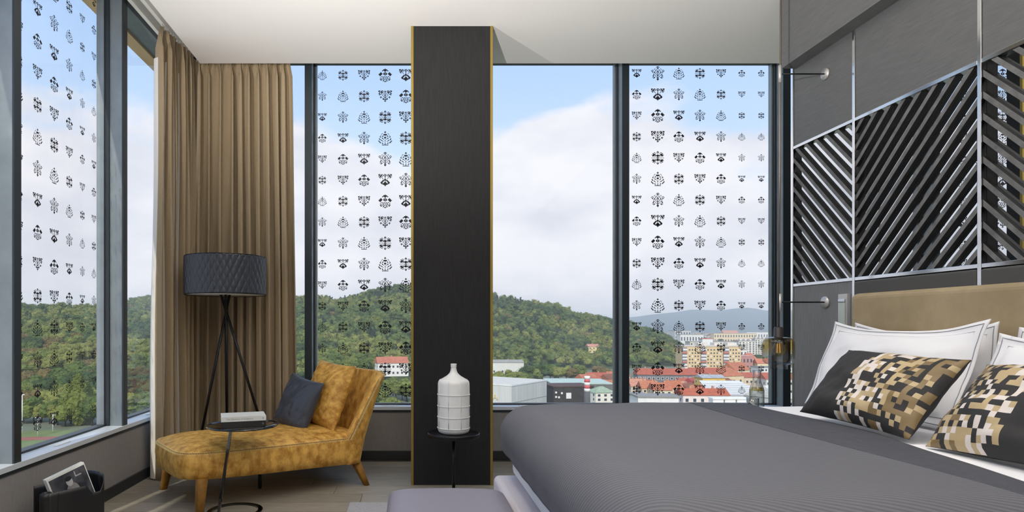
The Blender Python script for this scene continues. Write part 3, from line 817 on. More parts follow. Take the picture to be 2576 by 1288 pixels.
def magazine(i, q, lab, cover):
    o = empty('magazine', (0, 0, 0), label=lab, cat='magazine', group='magazines in the leather holder')
    a = Vector((0.53, 0.85, 0)).normalized(); n = Vector((0.85, -0.53, 0)).normalized(); up = Vector((0, 0, 1))
    t = R(16); ax = a*math.cos(t)+up*math.sin(t); ay = up*math.cos(t)-a*math.sin(t)
    ay = (ay-n*0.16).normalized(); az_ = ax.cross(ay)
    base = Vector((-1.70, 3.13, 0))+a*0.015+Vector((-0.85, 0.53, 0))*q+up*0.285
    o.matrix_world = Matrix(((ax.x, ay.x, az_.x, base.x), (ax.y, ay.y, az_.y, base.y), (ax.z, ay.z, az_.z, base.z), (0, 0, 0, 1)))
    W, H, T = 0.20, 0.25, 0.007
    MB().box(-W/2, W/2, -H/2, H/2, 0, T).build('pages', M['paper'], o)
    cv = MB().box(-W/2, W/2, -H/2, H/2, T, T+0.0008).build('cover', M['book_white'], o)
    if cover:
        ph = MB().box(-W/2+0.008, W/2-0.004, -H/2, H/2-0.012, T+0.0008, T+0.0012).build('cover_photo', M['cover_grey'], cv)
        z = T+0.0013
        def blob(pts, mt, zz): MB().add([(x, y, zz) for x, y in pts], [list(range(len(pts)))]).build('print_shape', mt, cv)
        el = lambda cx, cy, rx, ry, n=20: [(cx+rx*math.cos(2*math.pi*k/n), cy+ry*math.sin(2*math.pi*k/n)) for k in range(n)]
        blob([(-0.085, -0.12), (-0.03, -0.12), (-0.02, -0.02), (-0.06, -0.005), (-0.088, -0.03)], M['print_dark'], z)
        blob(el(0.005, 0.005, 0.034, 0.052), M['print_mid'], z+0.0001)
        blob(el(0.0, 0.065, 0.017, 0.023), M['print_light'], z+0.0002)
        blob(el(-0.002, 0.082, 0.018, 0.012), M['print_dark'], z+0.0003)
        blob(el(0.055, -0.045, 0.026, 0.055), M['print_light'], z+0.0002)
        blob([(0.035, 0.105), (0.04, 0.105), (0.04, 0.08), (0.068, 0.08), (0.068, 0.075), (0.035, 0.075)], M['print_light'], z+0.0002)
    return o
magazine(0, 0.055, 'magazine with a dark photo cover, frontmost in the leather holder', True)
magazine(1, 0.066, 'white magazine behind the one with the photo cover', False)
magazine(2, 0.077, 'white magazine at the back of the leather holder', False)
# ================================================================== bed
BZ = 0.745
bed = empty('bed', (1.45, 2.33, 0), label='double bed with white upholstered base and white mattress', cat='bed')
bx0 = lambda a, b, c, d, e, f: (a-1.45, b-1.45, c-2.33, d-2.33, e, f)
MB().box(*bx0(0.44, 2.40, 1.34, 3.30, 0.06, 0.352)).build('base', M['white_up'], bed, bevel=0.03, seg=4)
MB().box(*bx0(0.53, 2.39, 1.42, 3.26, 0.353, 0.58)).build('mattress', M['linen'], bed, bevel=0.05, seg=4)
for x in (0.5, 2.3):
    for y in (1.42, 3.2): MB().box(*bx0(x, x+0.06, y, y+0.06, 0.014, 0.062)).build('foot', M['black'], bed)
def xedge(y): return 1.74-0.20*max(0, (2.3-y)/0.8)
RB = 0.16
def drape(px, py, fx0, fy0, fy1):
    """wrap an unrolled cloth point over the rounded bed edge"""
    dx = min(0, px-fx0); dy = py-fy1 if py > fy1 else (py-fy0 if py < fy0 else 0)
    l = min(math.hypot(dx, dy), 0.325); l0 = max(1e-9, math.hypot(dx, dy))
    if l < 1e-6: return px, py, 0
    hx, hy = dx/l0, dy/l0; q = RB*math.pi/2
    if l < q: hor, ver = RB*math.sin(l/RB), RB*(1-math.cos(l/RB))
    else: hor, ver = RB-0.12*(l-q), RB+(l-q)
    return (fx0 if dx < 0 else px)+hx*hor, (fy1 if py > fy1 else fy0 if py < fy0 else py)+hy*hor, ver
def cover_fn(s0, s1, z, amp, seed):
    ext = 0.325
    def fn(u, v):
        py = 1.46-ext+v*(3.18+ext-1.46+ext)
        e = xedge(max(1.46, min(3.18, py)))
        a = (0.62-ext) if s0 is None else s0(e); b = s1(e)
        px = a+u*(b-a)
        x, y, d = drape(px, py, 0.62, 1.46, 3.18)
        n = mnoise.noise((px*1.6+seed, py*1.4, 0.3))*1.2+0.45*mnoise.noise((px*4.5+seed, py*2.5, 2.3))
        zz = z+amp*n-d
        return (x+0.4*amp*mnoise.noise((py*6, d*8, seed))*(1 if d > 0.02 else 0), y, zz)
    return fn
def rib_mat():
    m = mat('ribbed_grey_coverlet', (92, 93, 99), 0.8); nt = m.node_tree; N = nt.nodes; L = nt.links; b = N['Principled BSDF']
    tc = N.new('ShaderNodeTexCoord'); mp = N.new('ShaderNodeMapping'); mp.inputs['Rotation'].default_value = (0, R(10), R(24))
    L.new(tc.outputs['Object'], mp.inputs[0])
    wv = N.new('ShaderNodeTexWave'); wv.wave_type = 'BANDS'; wv.bands_direction = 'Y'; wv.inputs['Scale'].default_value = 21; wv.inputs['Distortion'].default_value = 0.6
    wv.inputs['Detail'].default_value = 1
    L.new(mp.outputs[0], wv.inputs[0]); cr = N.new('ShaderNodeValToRGB')
    cr.color_ramp.elements[0].position = 0.2; cr.color_ramp.elements[0].color = (*lin((86, 87, 93)), 1); cr.color_ramp.elements[1].position = 0.8; cr.color_ramp.elements[1].color = (*lin((103, 103, 108)), 1)
    L.new(wv.outputs[0], cr.inputs[0]); L.new(cr.outputs[0], b.inputs['Base Color'])
    bp = N.new('ShaderNodeBump'); bp.inputs['Strength'].default_value = 0.4; bp.inputs['Distance'].default_value = 0.001
    L.new(wv.outputs[0], bp.inputs['Height']); L.new(bp.outputs[0], b.inputs['Normal']); return m
dv = MB().grid(cover_fn(lambda e: 1.30, lambda e: 2.395, BZ-0.012, 0.006, 7.0), 40, 130).build('duvet', M['linen'], label='white duvet folded open below the pillows', cat='duvet')
cv = MB().grid(cover_fn(None, lambda e: 1.45, BZ, 0.012, 2.0), 110, 150).build('coverlet', rib_mat(), label='ribbed grey coverlet with a charcoal border spread over the bed', cat='coverlet')
o = cv.modifiers.new('thickness', 'SOLIDIFY'); o.thickness = 0.012
bd_ = MB().grid(cover_fn(lambda e: 1.44, lambda e: e, BZ+0.002, 0.010, 2.0), 26, 150).build('border', M['band'], cv)
o = bd_.modifiers.new('thickness', 'SOLIDIFY'); o.thickness = 0.014
hb = empty('headboard', (2.43, 2.35, 0), label='taupe suede headboard panel behind the pillows', cat='headboard')
MB().box(-0.05, 0.027, -1.0, 0.994, 0.30, 1.32).build('pad', M['headboard'], hb, bevel=0.03, seg=4)
# pillows
def pillow(c, w, h, T, b, seed, lab, a=(0, -1, 0)):
    return cushion('pillow', w, h, T, c, a, b, [M['linen']], seed, 0.010, 0.035, nx=48, ny=32, flange=0.045, sag=0.10, label=lab, cat='pillow', group='white pillows on the bed')
pillow((2.305, 2.83, 0.945), 0.80, 0.44, 0.10, (0.10, 0, 1), 21, 'white pillow behind the largest front pillow against the headboard')
pillow((2.305, 1.96, 0.935), 0.80, 0.42, 0.10, (0.10, 0, 1), 25, 'white pillow at the back by the right picture edge')
pillow((2.15, 2.80, 0.955), 0.88, 0.46, 0.13, (0.36, 0, 1), 23, 'large white flanged pillow leaning behind the left patterned cushion')
pillow((2.15, 1.91, 0.925), 0.84, 0.42, 0.13, (0.36, 0, 1), 29, 'white flanged pillow behind the right patterned cushion')
NX, NY = 30, 17
def pixels(seed, flip):
    rn = random.Random(seed); g = {}
    for j in range(NY):
        for i in range(NX):
            u = (i+0.5)/NX; u = 1-u if flip else u
            e = (u-(0.53 if flip else 0.40))/0.6 + 0.08*mnoise.noise((j*0.35, seed, 0))
            v = 0
            if e > 0:
                dens = 0.70; k = mnoise.noise((i*0.33+seed, j*0.33, 5))+0.5
                if rn.random() < dens*(0.55+0.7*k)*(1.15 if (i+j) % 2 else 0.72):
                    g2 = e+rn.uniform(-0.25, 0.25); v = 1 if g2 < 0.42 else 2
                    if g2 > 0.62: v = 3 if rn.random() < 0.75 else 2
                    if v == 1 and rn.random() < (0.6 if i % 2 else 0.2): v = 2
            g[(i, j)] = v
    return g
def mosaic(seed, flip):
    g = pixels(seed, flip); return lambda i, j: g[(min(NX-1, i//2), min(NY-1, j//2))]
CM = [M['cush_dark'], M['cush_white'], M['cush_beige'], M['cush_gold']]
cushion('cushion', 0.60, 0.35, 0.15, (1.845, 2.45, 0.895), (0, -1, -0.02), (0.21, 0, 0.27), CM, 33, 0.007, 0.05, nx=NX*2, ny=NY*2, mif=mosaic(3, False), creases=0.002,
        label='black lumbar cushion with mosaic pattern on its right half', cat='cushion')
cushion('cushion', 0.60, 0.35, 0.15, (1.845, 1.785, 0.888), (0, -1, 0.03), (0.21, 0.03, 0.27), CM, 37, 0.007, 0.05, nx=NX*2, ny=NY*2, mif=mosaic(11, True), creases=0.002,
        label='black lumbar cushion with mosaic pattern on its left half', cat='cushion')
# ================================================================== nightstand, carafe, glass
ns = empty('nightstand', (2.13, 3.66, 0), label='dark nightstand hidden behind the far side of the bed', cat='nightstand')
MB().box(-0.30, 0.325, -0.24, 0.22, 0.25, 0.595).build('body', M['dark_wood'], ns, bevel=0.004)
MB().box(-0.31, 0.33, -0.25, 0.23, 0.596, 0.62).build('top', M['dark_wood'], ns, bevel=0.004)
dr = MB().box(-0.303, -0.301, -0.22, 0.20, 0.28, 0.58).build('drawer', M['grey_wood'], ns)
for sx in (-0.27, 0.29):
    for sy in (-0.2, 0.18): MB().box(sx-0.015, sx+0.015, sy-0.015, sy+0.015, 0.0, 0.252).build('leg', M['black'], ns)
def real_glass(name, col=(1, 1, 1)):
    m = mat(name, (255, 255, 255), 0.0); b = m.node_tree.nodes['Principled BSDF']; b.inputs['Transmission Weight'].default_value = 1.0
    b.inputs['Base Color'].default_value = (*col, 1); b.inputs['IOR'].default_value = 1.45; return m
M['clear_glass'] = glass_pane('clear_glass', (0.95, 0.96, 0.96), 2.6)
M['water'] = real_glass('lemon_water', (0.96, 0.97, 0.9)); M['water'].node_tree.nodes['Principled BSDF'].inputs['IOR'].default_value = 1.33
M['oil'] = glass_pane('amber_liquid', (0.72, 0.62, 0.16), 0.6)
M['water'] = glass_pane('clear_water', (0.93, 0.94, 0.92), 0.8)
cf = empty('carafe', (2.02, 3.60, 0.62), label='clear glass carafe of water standing behind the bed', cat='carafe')
MB().lathe([(0.001, 0.004), (0.036, 0.004), (0.0365, 0.15), (0.033, 0.165), (0.020, 0.205), (0.018, 0.225), (0.0215, 0.267), (0.0235, 0.267), (0.020, 0.225), (0.022, 0.205), (0.0355, 0.165), (0.039, 0.15), (0.039, 0.002), (0.036, 0.0), (0.001, 0.0)], 48).build('glass_body', M['clear_glass'], cf)
MB().lathe([(0.001, 0.0045), (0.0356, 0.0045), (0.0360, 0.148), (0.001, 0.148)], 40).build('water', M['water'], cf)
MB().lathe([(0.001, 0.1485), (0.0355, 0.1485), (0.0318, 0.166), (0.001, 0.166)], 40).build('citrus_layer', M['oil'], cf)
tg = empty('drinking_glass', (1.955, 3.525, 0.62), label='small clear tumbler in front of the carafe', cat='glass')
MB().lathe([(0.001, 0.006), (0.028, 0.006), (0.031, 0.115), (0.033, 0.115), (0.030, 0.0), (0.001, 0.0)], 40).build('tumbler', M['clear_glass'], tg)
# ================================================================== pendant lamp on wall arms
pd = empty('pendant_lamp', (2.19, 3.667, 0.89), label='glass pendant lamp on a slim rod held by two wall arms', cat='lamp')
q = lambda x, z: (x-2.19, 0, z-0.89)
MB().tube([q(2.202, CEIL), q(2.188, 1.14)], 0.0055, 10).build('rod', M['rod'], pd)
for z in (2.645, 1.287):
    a = MB().tube([q(2.196, z), q(2.46, z)], 0.0045, 8).build('arm', M['black'], pd)
    MB().tube([q(2.196, z-0.05), q(2.196, z+0.05)], 0.0095, 10).build('sleeve', M['chrome_soft'], a)
    MB().tube([q(2.459, z), q(2.4695, z)], 0.034, 32).build('wall_disc', M['chrome_soft'], a)
so = MB().lathe([(0.001, 0.250), (0.018, 0.250), (0.0245, 0.243), (0.025, 0.195), (0.030, 0.188), (0.030, 0.176), (0.022, 0.176), (0.022, 0.155), (0.001, 0.155)], 36, (-0.003, 0, 0)).build('socket', M['socket'], pd)
def amber():
    m = glass_pane('amber_fade_glass', (1, 1, 1), 1.5); nt = m.node_tree; N = nt.nodes; L = nt.links
    tc = N.new('ShaderNodeTexCoord'); sp = N.new('ShaderNodeSeparateXYZ'); L.new(tc.outputs['Object'], sp.inputs[0])
    mr = N.new('ShaderNodeMapRange'); mr.inputs['From Min'].default_value = 0.07; mr.inputs['From Max'].default_value = 0.13; L.new(sp.outputs['Z'], mr.inputs['Value'])
    mx = N.new('ShaderNodeMixRGB'); mx.inputs[1].default_value = (0.86, 0.86, 0.88, 1); mx.inputs[2].default_value = (0.80, 0.66, 0.36, 1); L.new(mr.outputs[0], mx.inputs[0])
    t = [n for n in N if n.type == 'BSDF_TRANSPARENT'][0]; L.new(mx.outputs[0], t.inputs[0]); return m
MB().lathe([(0.030, 0.190), (0.058, 0.186), (0.074, 0.178), (0.083, 0.164), (0.0855, 0.145), (0.0855, 0.062), (0.083, 0.046), (0.074, 0.034), (0.058, 0.027), (0.048, 0.024), (0.0475, 0.002), (0.0475, 0.0)], 64, (-0.003, 0, 0)).build('glass_shade', amber(), pd).data.polygons[-1].use_smooth = False
bu = MB().lathe([(0.001, 0.072), (0.012, 0.075), (0.026, 0.088), (0.034, 0.108), (0.033, 0.126), (0.022, 0.146), (0.016, 0.158)], 36, (-0.003, 0, 0)).build('bulb', glass_pane('bulb_glass', (0.95, 0.88, 0.7), 1.6), pd)
fm = bpy.data.materials.new('filament'); fm.use_nodes = True; b_ = fm.node_tree.nodes['Principled BSDF']; b_.inputs['Emission Color'].default_value = (1, 0.62, 0.2, 1); b_.inputs['Emission Strength'].default_value = 0.6; b_.inputs['Base Color'].default_value = (0.6, 0.35, 0.1, 1)
for i in range(4):
    a = i*math.pi/2+0.4; MB().tube([(-0.003+0.008*math.cos(a), 0.008*math.sin(a), 0.150), (-0.003+0.011*math.cos(a), 0.011*math.sin(a), 0.095)], 0.0014, 6).build('filament', fm, bu)
# ================================================================== reading light set in the panel
rl = empty('reading_light', (2.46, 3.497, 1.127), label='chrome rectangular wall reading light beside the headboard', cat='wall light')
MB().box(-0.012, 0.0095, -0.036, 0.036, 0, 0.20).build('back_plate', M['chrome_soft'], rl, bevel=0.002)
MB().box(-0.019, -0.0125, -0.027, 0.027, 0.012, 0.150).build('swivel_head', M['reading'], rl, bevel=0.002)
MB().box(-0.020, -0.0125, -0.027, 0.027, 0.153, 0.172).build('hinge_bar', M['chrome'], rl, bevel=0.002)

# ================================================================== stands and bowls added round the upward fill spots, out of view
for k, (x, y) in enumerate([(-1.72, 1.9), (-0.7, 0.3), (0.9, -0.7)]):
    e = empty('uplighter', (x, y, 0), label=['slim uplighter floor lamp by the left windows outside the picture', 'slim uplighter floor lamp left of the photographer outside the picture', 'slim uplighter floor lamp behind the photographer'][k], cat='lamp')
    MB().lathe([(0.001, 0), (0.12, 0), (0.12, 0.015), (0.012, 0.02), (0.011, 1.60)], 28).build('stand', M['black'], e)
    MB().lathe([(0.011, 1.60), (0.06, 1.63), (0.13, 1.72), (0.135, 1.72), (0.062, 1.622), (0.011, 1.59)], 40, closed=True).build('bowl', M['black'], e)
# ================================================================== the view outside
ZG = -55.0                                  # street level below the hotel room
def XU(u, d): return (u-VX)/F*d
def interp(tab, x):
    if x <= tab[0][0]: return tab[0][1]
    for (a, b), (c, d) in zip(tab, tab[1:]):
        if x <= c: return b+(d-b)*(x-a)/(c-a)
    return tab[-1][1]
RIDGE = [(-900, 775), (20, 768), (120, 764), (250, 768), (330, 752), (400, 742), (560, 748), (735, 744), (800, 740), (850, 750), (900, 738), (960, 720), (1010, 714), (1140, 716), (1245, 736), (1332, 755), (1387, 760), (1457, 783), (1541, 801), (1585, 810), (1627, 820), (1672, 838), (1700, 856), (1722, 880), (1745, 905)]
DBASE = [(-900, 400), (250, 400), (500, 430), (740, 470), (1034, 560), (1240, 730), (1500, 780), (1745, 860)]
DRIDGE = [(-900, 900), (300, 900), (740, 1080), (1745, 1120)]
TH = 13.0
def terrain(u, d):
    db, dr = interp(DBASE, u), interp(DRIDGE, u)
    zr = CH+(VY-interp(RIDGE, u))/F*dr-TH
    if u > 1745: return ZG
    t = (d-db)/(dr-db)
    if t <= 0: return ZG
    if t >= 1: return zr-(d-dr)*0.12
    s = t*t*(3-2*t)*0.35+t*0.65
    return ZG+(zr-ZG)*s+4.0*mnoise.noise((u*0.006, d*0.008, 1.7))*math.sin(math.pi*t)
grass = mat('meadow_grass', (96, 112, 62), 0.95, rgb2=(122, 132, 74), nscale=0.03)
MB().add([(-3000, 20, ZG), (3500, 20, ZG), (9000, 9000, ZG), (-9000, 9000, ZG)], [(0, 1, 2, 3)]).build('ground', mat('town_ground', (128, 126, 112), 0.95, rgb2=(96, 108, 72), nscale=0.02), label='valley floor of the town far below the windows', cat='ground', kind='structure')
us = [-900+i*25 for i in range(107)]
hm = MB().grid(lambda a, b: (lambda u, t: (lambda d: (XU(u, d), d, terrain(u, d)))(interp(DBASE, u)-5+t*(interp(DRIDGE, u)*1.35-interp(DBASE, u))))(-900+a*2650, b), 106, 60)
hm.build('hill', mat('forest_floor', (62, 76, 40), 0.95, rgb2=(84, 92, 50), nscale=0.05), label='wooded hill rising beyond the town', cat='hill', kind='structure')
# far mountains, the blue of distance haze mixed into their forest colour
FAR = [(-1200, 800), (1100, 800), (1400, 806), (1560, 800), (1640, 790), (1740, 781), (1840, 775), (1900, 776), (1945, 779), (2100, 786), (2500, 800), (3200, 806)]
fm_ = MB().grid(lambda a, b: (lambda u: (lambda d, k: (XU(u, d), d, ZG+(CH+(VY-interp(FAR, u))/F*6500-ZG+25*mnoise.noise((u*0.011, 0, 2)))*k+18*mnoise.noise((u*0.02, b*4, 9))*k))(4200+b*2600, (1-abs(1-b*2600/2300)) if b*2600 < 2300 else 1-(b*2600-2300)/1500))(-1200+a*4400), 220, 26)
fm_.build('mountain_range', mat('far_forest', (84, 96, 98), 1.0, rgb2=(96, 106, 106), nscale=0.004), label='long blue mountain range on the horizon', cat='mountain', kind='structure')
# ---------------------------------------------------------------- trees
LEAF = [((70, 88, 42), (104, 120, 58)), ((90, 104, 48), (130, 136, 66)), ((52, 70, 40), (82, 98, 54)), ((108, 114, 54), (146, 146, 78)), ((104, 92, 56), (130, 112, 68)), ((42, 58, 40), (64, 80, 52))]
leafm = []
for i, (a, b) in enumerate(LEAF): leafm.append(mat('foliage_%d' % i, a, 0.85, rgb2=b, nscale=0.9, ndetail=4, spec=0.2, lo=0.3, hi=0.68))
bark = mat('bark', (84, 72, 60), 0.9)
ico = {}
for sub in (1, 2, 3):
    b_ = bmesh.new(); bmesh.ops.create_icosphere(b_, subdivisions=sub, radius=1); b_.verts.ensure_lookup_table()
    ico[sub] = (np.array([v.co[:] for v in b_.verts]), [[v.index for v in f.verts] for f in b_.faces]); b_.free()
def crown_geo(rn, kind, lobes, leaves, ls, sub=2):
    """leafy crown of unit height 1 standing on z=0: noisy lobes plus loose leaf faces; kind 0 round, 1 conifer, 2 poplar"""
    V, Fc, n0 = [], [], 0
    def put(vs, fs):
        nonlocal n0
        V.append(vs); Fc.extend([[i+n0 for i in f] for f in fs]); n0 += len(vs)
    cents = []
    for i in range(lobes):
        t = (i+0.5)/lobes
        if kind == 0:
            z = 0.36+0.46*rn.random(); rr = 0.30*math.sqrt(max(0.05, 1-((z-0.55)/0.42)**2)); a = rn.random()*6.28
            c = (rr*math.cos(a)*rn.random()**0.4, rr*math.sin(a)*rn.random()**0.4, z); r_ = rn.uniform(0.14, 0.22); sc = (1, 1, 0.9)
            if i == 0: c, r_ = (0, 0, 0.55), 0.34
        elif kind == 1:
            z = 0.12+0.8*t; r0 = 0.20*(1-t)+0.03; a = i*2.4; c = (r0*0.35*math.cos(a), r0*0.35*math.sin(a), z); r_ = r0; sc = (1, 1, 1.1)
        else:
            z = 0.12+0.78*t; a = i*2.4; r0 = 0.10*math.sin(math.pi*min(1, 0.25+t*0.72)); c = (r0*0.5*math.cos(a), r0*0.5*math.sin(a), z); r_ = r0+0.03; sc = (1, 1, 1.7)
        cents.append((c, r_, sc)); bv, bf = ico[sub]
        k = np.array([1+0.45*mnoise.noise((v[0]*2.4+i*7, v[1]*2.4, v[2]*2.4)) for v in bv])[:, None]
        put(bv*k*r_*np.array(sc)*0.84+np.array(c), bf)
    for i in range(leaves):
        c, r_, sc = cents[rn.randrange(len(cents))]
        d = Vector((rn.gauss(0, 1), rn.gauss(0, 1), rn.gauss(0.25, 1))).normalized()
        p = Vector(c)+Vector((d.x*sc[0], d.y*sc[1], d.z*sc[2]))*r_*rn.uniform(0.78, 1.2)
        a = Vector((rn.gauss(0, 1), rn.gauss(0, 1), rn.gauss(0, 1))).normalized(); b = d.cross(a)
        if b.length < 0.1: continue
        b.normalize(); a = (d*0.5+b.cross(d)).normalized(); s = ls*rn.uniform(0.6, 1.3)
        put(np.array([p-a*s-b*s*0.7, p+b*s, p+a*s-b*s*0.3]), [[0, 1, 2]])
    return np.vstack(V), Fc
rn = random.Random(12)
TREE = []                                    # detailed variants (crown, trunk)
for i in range(6):
    for kind in ([0, 0] if i < 5 else [1]):
        v, f = crown_geo(rn, kind, 9 if kind == 0 else 8, 2000, 0.019, 3)
        m = MB(); m.add(v, f, 0, False); TREE.append((m.mesh('crown', leafm[i]), i, kind))
pv, pf = crown_geo(rn, 2, 12, 3000, 0.013, 3); m = MB(); m.add(pv, pf, 0, False); POP = m.mesh('crown', leafm[1])
m = MB(); m.tube([(0, 0, -0.03), (0.01, 0, 0.2), (0, 0, 0.5)], [0.03, 0.022, 0.012], 7); TRUNK = m.mesh('trunk', bark)
def tree(x, y, z, h, w, var, lab, grp, cat='tree'):
    e = empty('tree', (x, y, z), rn.random()*6.28, label=lab, cat=cat, group=grp)
    c = obj('crown', TREE[var][0] if var >= 0 else POP, e); t = obj('trunk', TRUNK, e)
    c.scale = (w, w, h); t.scale = (w, w, h); return e
spots = []
rt_ = random.Random(77)
for k in range(40000):
    u = rt_.uniform(-160, 1740); db, dr = interp(DBASE, u), interp(DRIDGE, u)
    d = db+(dr*1.02-db)*math.sqrt(rt_.random())*1.0
    if 60 < u < 300 and abs(d-(470+(u-60)*0.35)) < 16: continue         # meadow strip
    x = XU(u, d); spots.append((x, d, u))
cell = {}; keep = []
for x, d, u in spots:                                                    # keep a minimum spacing
    c = (int(x//7.5), int(d//7.5))
    if any((x-a)**2+(d-b)**2 < 62 for cx in (-1, 0, 1) for cy in (-1, 0, 1) for a, b in cell.get((c[0]+cx, c[1]+cy), [])): continue
    cell.setdefault(c, []).append((x, d)); keep.append((x, d, u))
def variant(x, d, u, z):
    n = mnoise.noise((x*0.012, d*0.012, 0)); hgt = (z-ZG)/110
    r_ = rt_.random()
    if u < 320 and 410 < d < 640 and r_ < 0.3: return 8 if r_ < 0.17 else 6       # autumn trees by the meadow
    if hgt > 0.8 and r_ < 0.5: return 10
    if r_ < 0.10: return 10
    k = n*1.6+rt_.uniform(-0.6, 0.6)
    i = 2 if k < -0.45 else 0 if k < 0.05 else 1 if k < 0.55 else 3
    if rt_.random() < 0.02: i = 4
    return i*2+rt_.randrange(2)
vis = lambda u: (40 < u < 390) or (725 < u < 1036) or (1236 < u < 1740)
keep.sort(key=lambda s: (not vis(s[2]), s[1]))
NEAR = 285
for x, d, u in keep[:NEAR]:
    z = terrain(u, d); h = rt_.uniform(13, 20); var = variant(x, d, u, z); w = h*rt_.uniform(0.95, 1.2) if var < 10 else h*0.9
    lab = {0: 'mid green broadleaf tree at the foot of the wooded hill', 1: 'olive green broadleaf tree at the foot of the wooded hill', 2: 'dark green broadleaf tree at the foot of the wooded hill', 3: 'yellow green broadleaf tree at the foot of the wooded hill', 4: 'brown autumn tree at the foot of the wooded hill', 5: 'dark conifer at the foot of the wooded hill'}[TREE[var][1]]
    lab = lab.replace('at the foot of the wooded hill', 'on the slope beyond the left window' if u < 500 else 'at the hill foot behind the chaise' if u < 1036 else 'at the hill foot right of the dark pillar')
    tree(x, d, z, h, w, var, lab, lab.replace(' tree', ' trees').replace('conifer', 'conifers'))
# the rest of the forest: one object
rl_ = []
for i in range(6):
    for q_ in range(3):
        rl_.append((i, crown_geo(rn, 1 if i == 5 else 0, 5, 300, 0.036, 1)))
vv, ff, mi, n0 = [], [], [], 0
for x, d, u in keep[NEAR:]:
    z = terrain(u, d); var = variant(x, d, u, z); i = TREE[var][1]; v, f = rl_[i*3+rt_.randrange(3)][1]
    h = rt_.uniform(11.5, 19); w = h*rt_.uniform(0.95, 1.25); a = rt_.random()*6.28; ca_, sa_ = math.cos(a), math.sin(a)
    nv = np.empty_like(v); nv[:, 0] = (v[:, 0]*ca_-v[:, 1]*sa_)*w+x; nv[:, 1] = (v[:, 0]*sa_+v[:, 1]*ca_)*w+d; nv[:, 2] = v[:, 2]*h+z-1.0
    vv.append(nv); ff.extend([[k+n0 for k in q_] for q_ in f]); mi.extend([i]*len(f)); n0 += len(nv)
me = bpy.data.meshes.new('forest'); me.from_pydata(np.vstack(vv).tolist(), [], ff)
for m in leafm: me.materials.append(m)
me.polygons.foreach_set('material_index', mi); me.update()
obj('forest', me, label='mixed forest covering the hillside outside', cat='forest', kind='stuff')
# tall trees near the running track
tree(XU(196, 345), 345, ZG, 31, 40, -1, 'tall poplar standing over the trees by the running track', None)
tree(XU(215, 350), 350, ZG, 27, 34, -1, 'slimmer poplar just right of the tallest poplar', None)
for k, (u, d, h, var) in enumerate([(60, 352, 13, 2), (85, 360, 15, 0), (105, 355, 12, 6), (125, 350, 14, 1), (145, 346, 13, 7), (165, 342, 15, 2), (178, 350, 18, 3), (232, 344, 17, 0), (250, 350, 20, 1), (268, 345, 18, 2), (40, 356, 14, 3), (70, 395, 15, 8), (95, 400, 17, 9), (118, 396, 16, 8), (140, 392, 18, 6), (162, 398, 17, 9), (50, 398, 16, 8), (290, 350, 19, 0), (330, 356, 18, 3), (370, 360, 18, 1)]):
    lab = 'green tree in the row behind the running track' if var < 8 else 'rust brown autumn tree behind the green row by the track'
    tree(XU(u, d), d, ZG, h, h*1.15, var, lab, 'trees behind the running track')
# running track
tm = mat('red_track', (150, 72, 58), 0.9); lm = mat('track_line', (220, 190, 180), 0.9)
def stadium(L, r_, z, n=40):
    pts = [(L/2+r_*math.cos(a), r_*math.sin(a)) for a in [-math.pi/2+math.pi*i/n for i in range(n+1)]]
    return pts+[(-p[0], -p[1]) for p in pts]
tk = empty('running_track', (XU(-10, 264), 264, ZG), R(8), label='red athletics track with grass infield seen through the left window', cat='track')
m = MB(); m.add([(x, y, 0.10) for x, y in stadium(85, 46, 0)], [list(range(82))]); m.build('track_surface', tm, tk)
m = MB(); m.add([(x, y, 0.16) for x, y in stadium(85, 36.5, 0)], [list(range(82))]); m.build('infield', grass, tk)
for r_ in (38.5, 41, 43.5):
    a = stadium(85, r_, 0); b = stadium(85, r_-0.25, 0); n = len(a); m = MB(); m.add([(x, y, 0.14) for x, y in a+b], [(i, (i+1) % n, n+(i+1) % n, n+i) for i in range(n)]); m.build('lane_line', lm, tk)
MB().box(-95, 110, -60, 66, 0.0, 0.08).build('lawn', grass, tk)
for k, (u, d, h) in enumerate([(56, 318, 20), (133, 322, 9), (95, 312, 9)]):
    p = empty('lamp_post', (XU(u, d), d, ZG+0.085), label=['tall white pole by the running track', 'white lamp post beside the track at the right', 'white lamp post in front of the tree row'][k], cat='lamp post')
    MB().tube([(0, 0, 0), (0, 0, h)], 0.22, 6).build('pole', M['paper'], p); MB().box(-1.2, 1.2, -0.2, 0.2, h, h+0.4).build('lamp_head', M['paper'], p)
# ---------------------------------------------------------------- town
TM = {}
def tmat(rgb, rough=0.85):
    if rgb not in TM: TM[rgb] = mat('plaster_%d_%d_%d' % rgb, rgb, rough, rgb2=tuple(max(0, c-10) for c in rgb), nscale=0.4)
    return TM[rgb]
def roofm(rgb):
    k = ('r',)+rgb
    if k not in TM: TM[k] = mat('tiles_%d_%d_%d' % rgb, rgb, 0.9, rgb2=tuple(int(c*0.82) for c in rgb), nscale=0.5, stretch=(1, 1, 4), ndetail=6)
    return TM[k]
winm = mat('far_window', (70, 76, 84), 0.25); winw = mat('white_window_frame', (232, 230, 226), 0.7)
WIN = MB().box(-0.5, 0.5, -0.06, 0.06, -0.5, 0.5).mesh('window', winm); WINF = MB().box(-0.5, 0.5, -0.05, 0.05, -0.5, 0.5).mesh('window_frame', winw)
ORANGE = (200, 122, 90); RED = (188, 102, 78); PINK = (214, 150, 122); BROWN = (150, 96, 74)
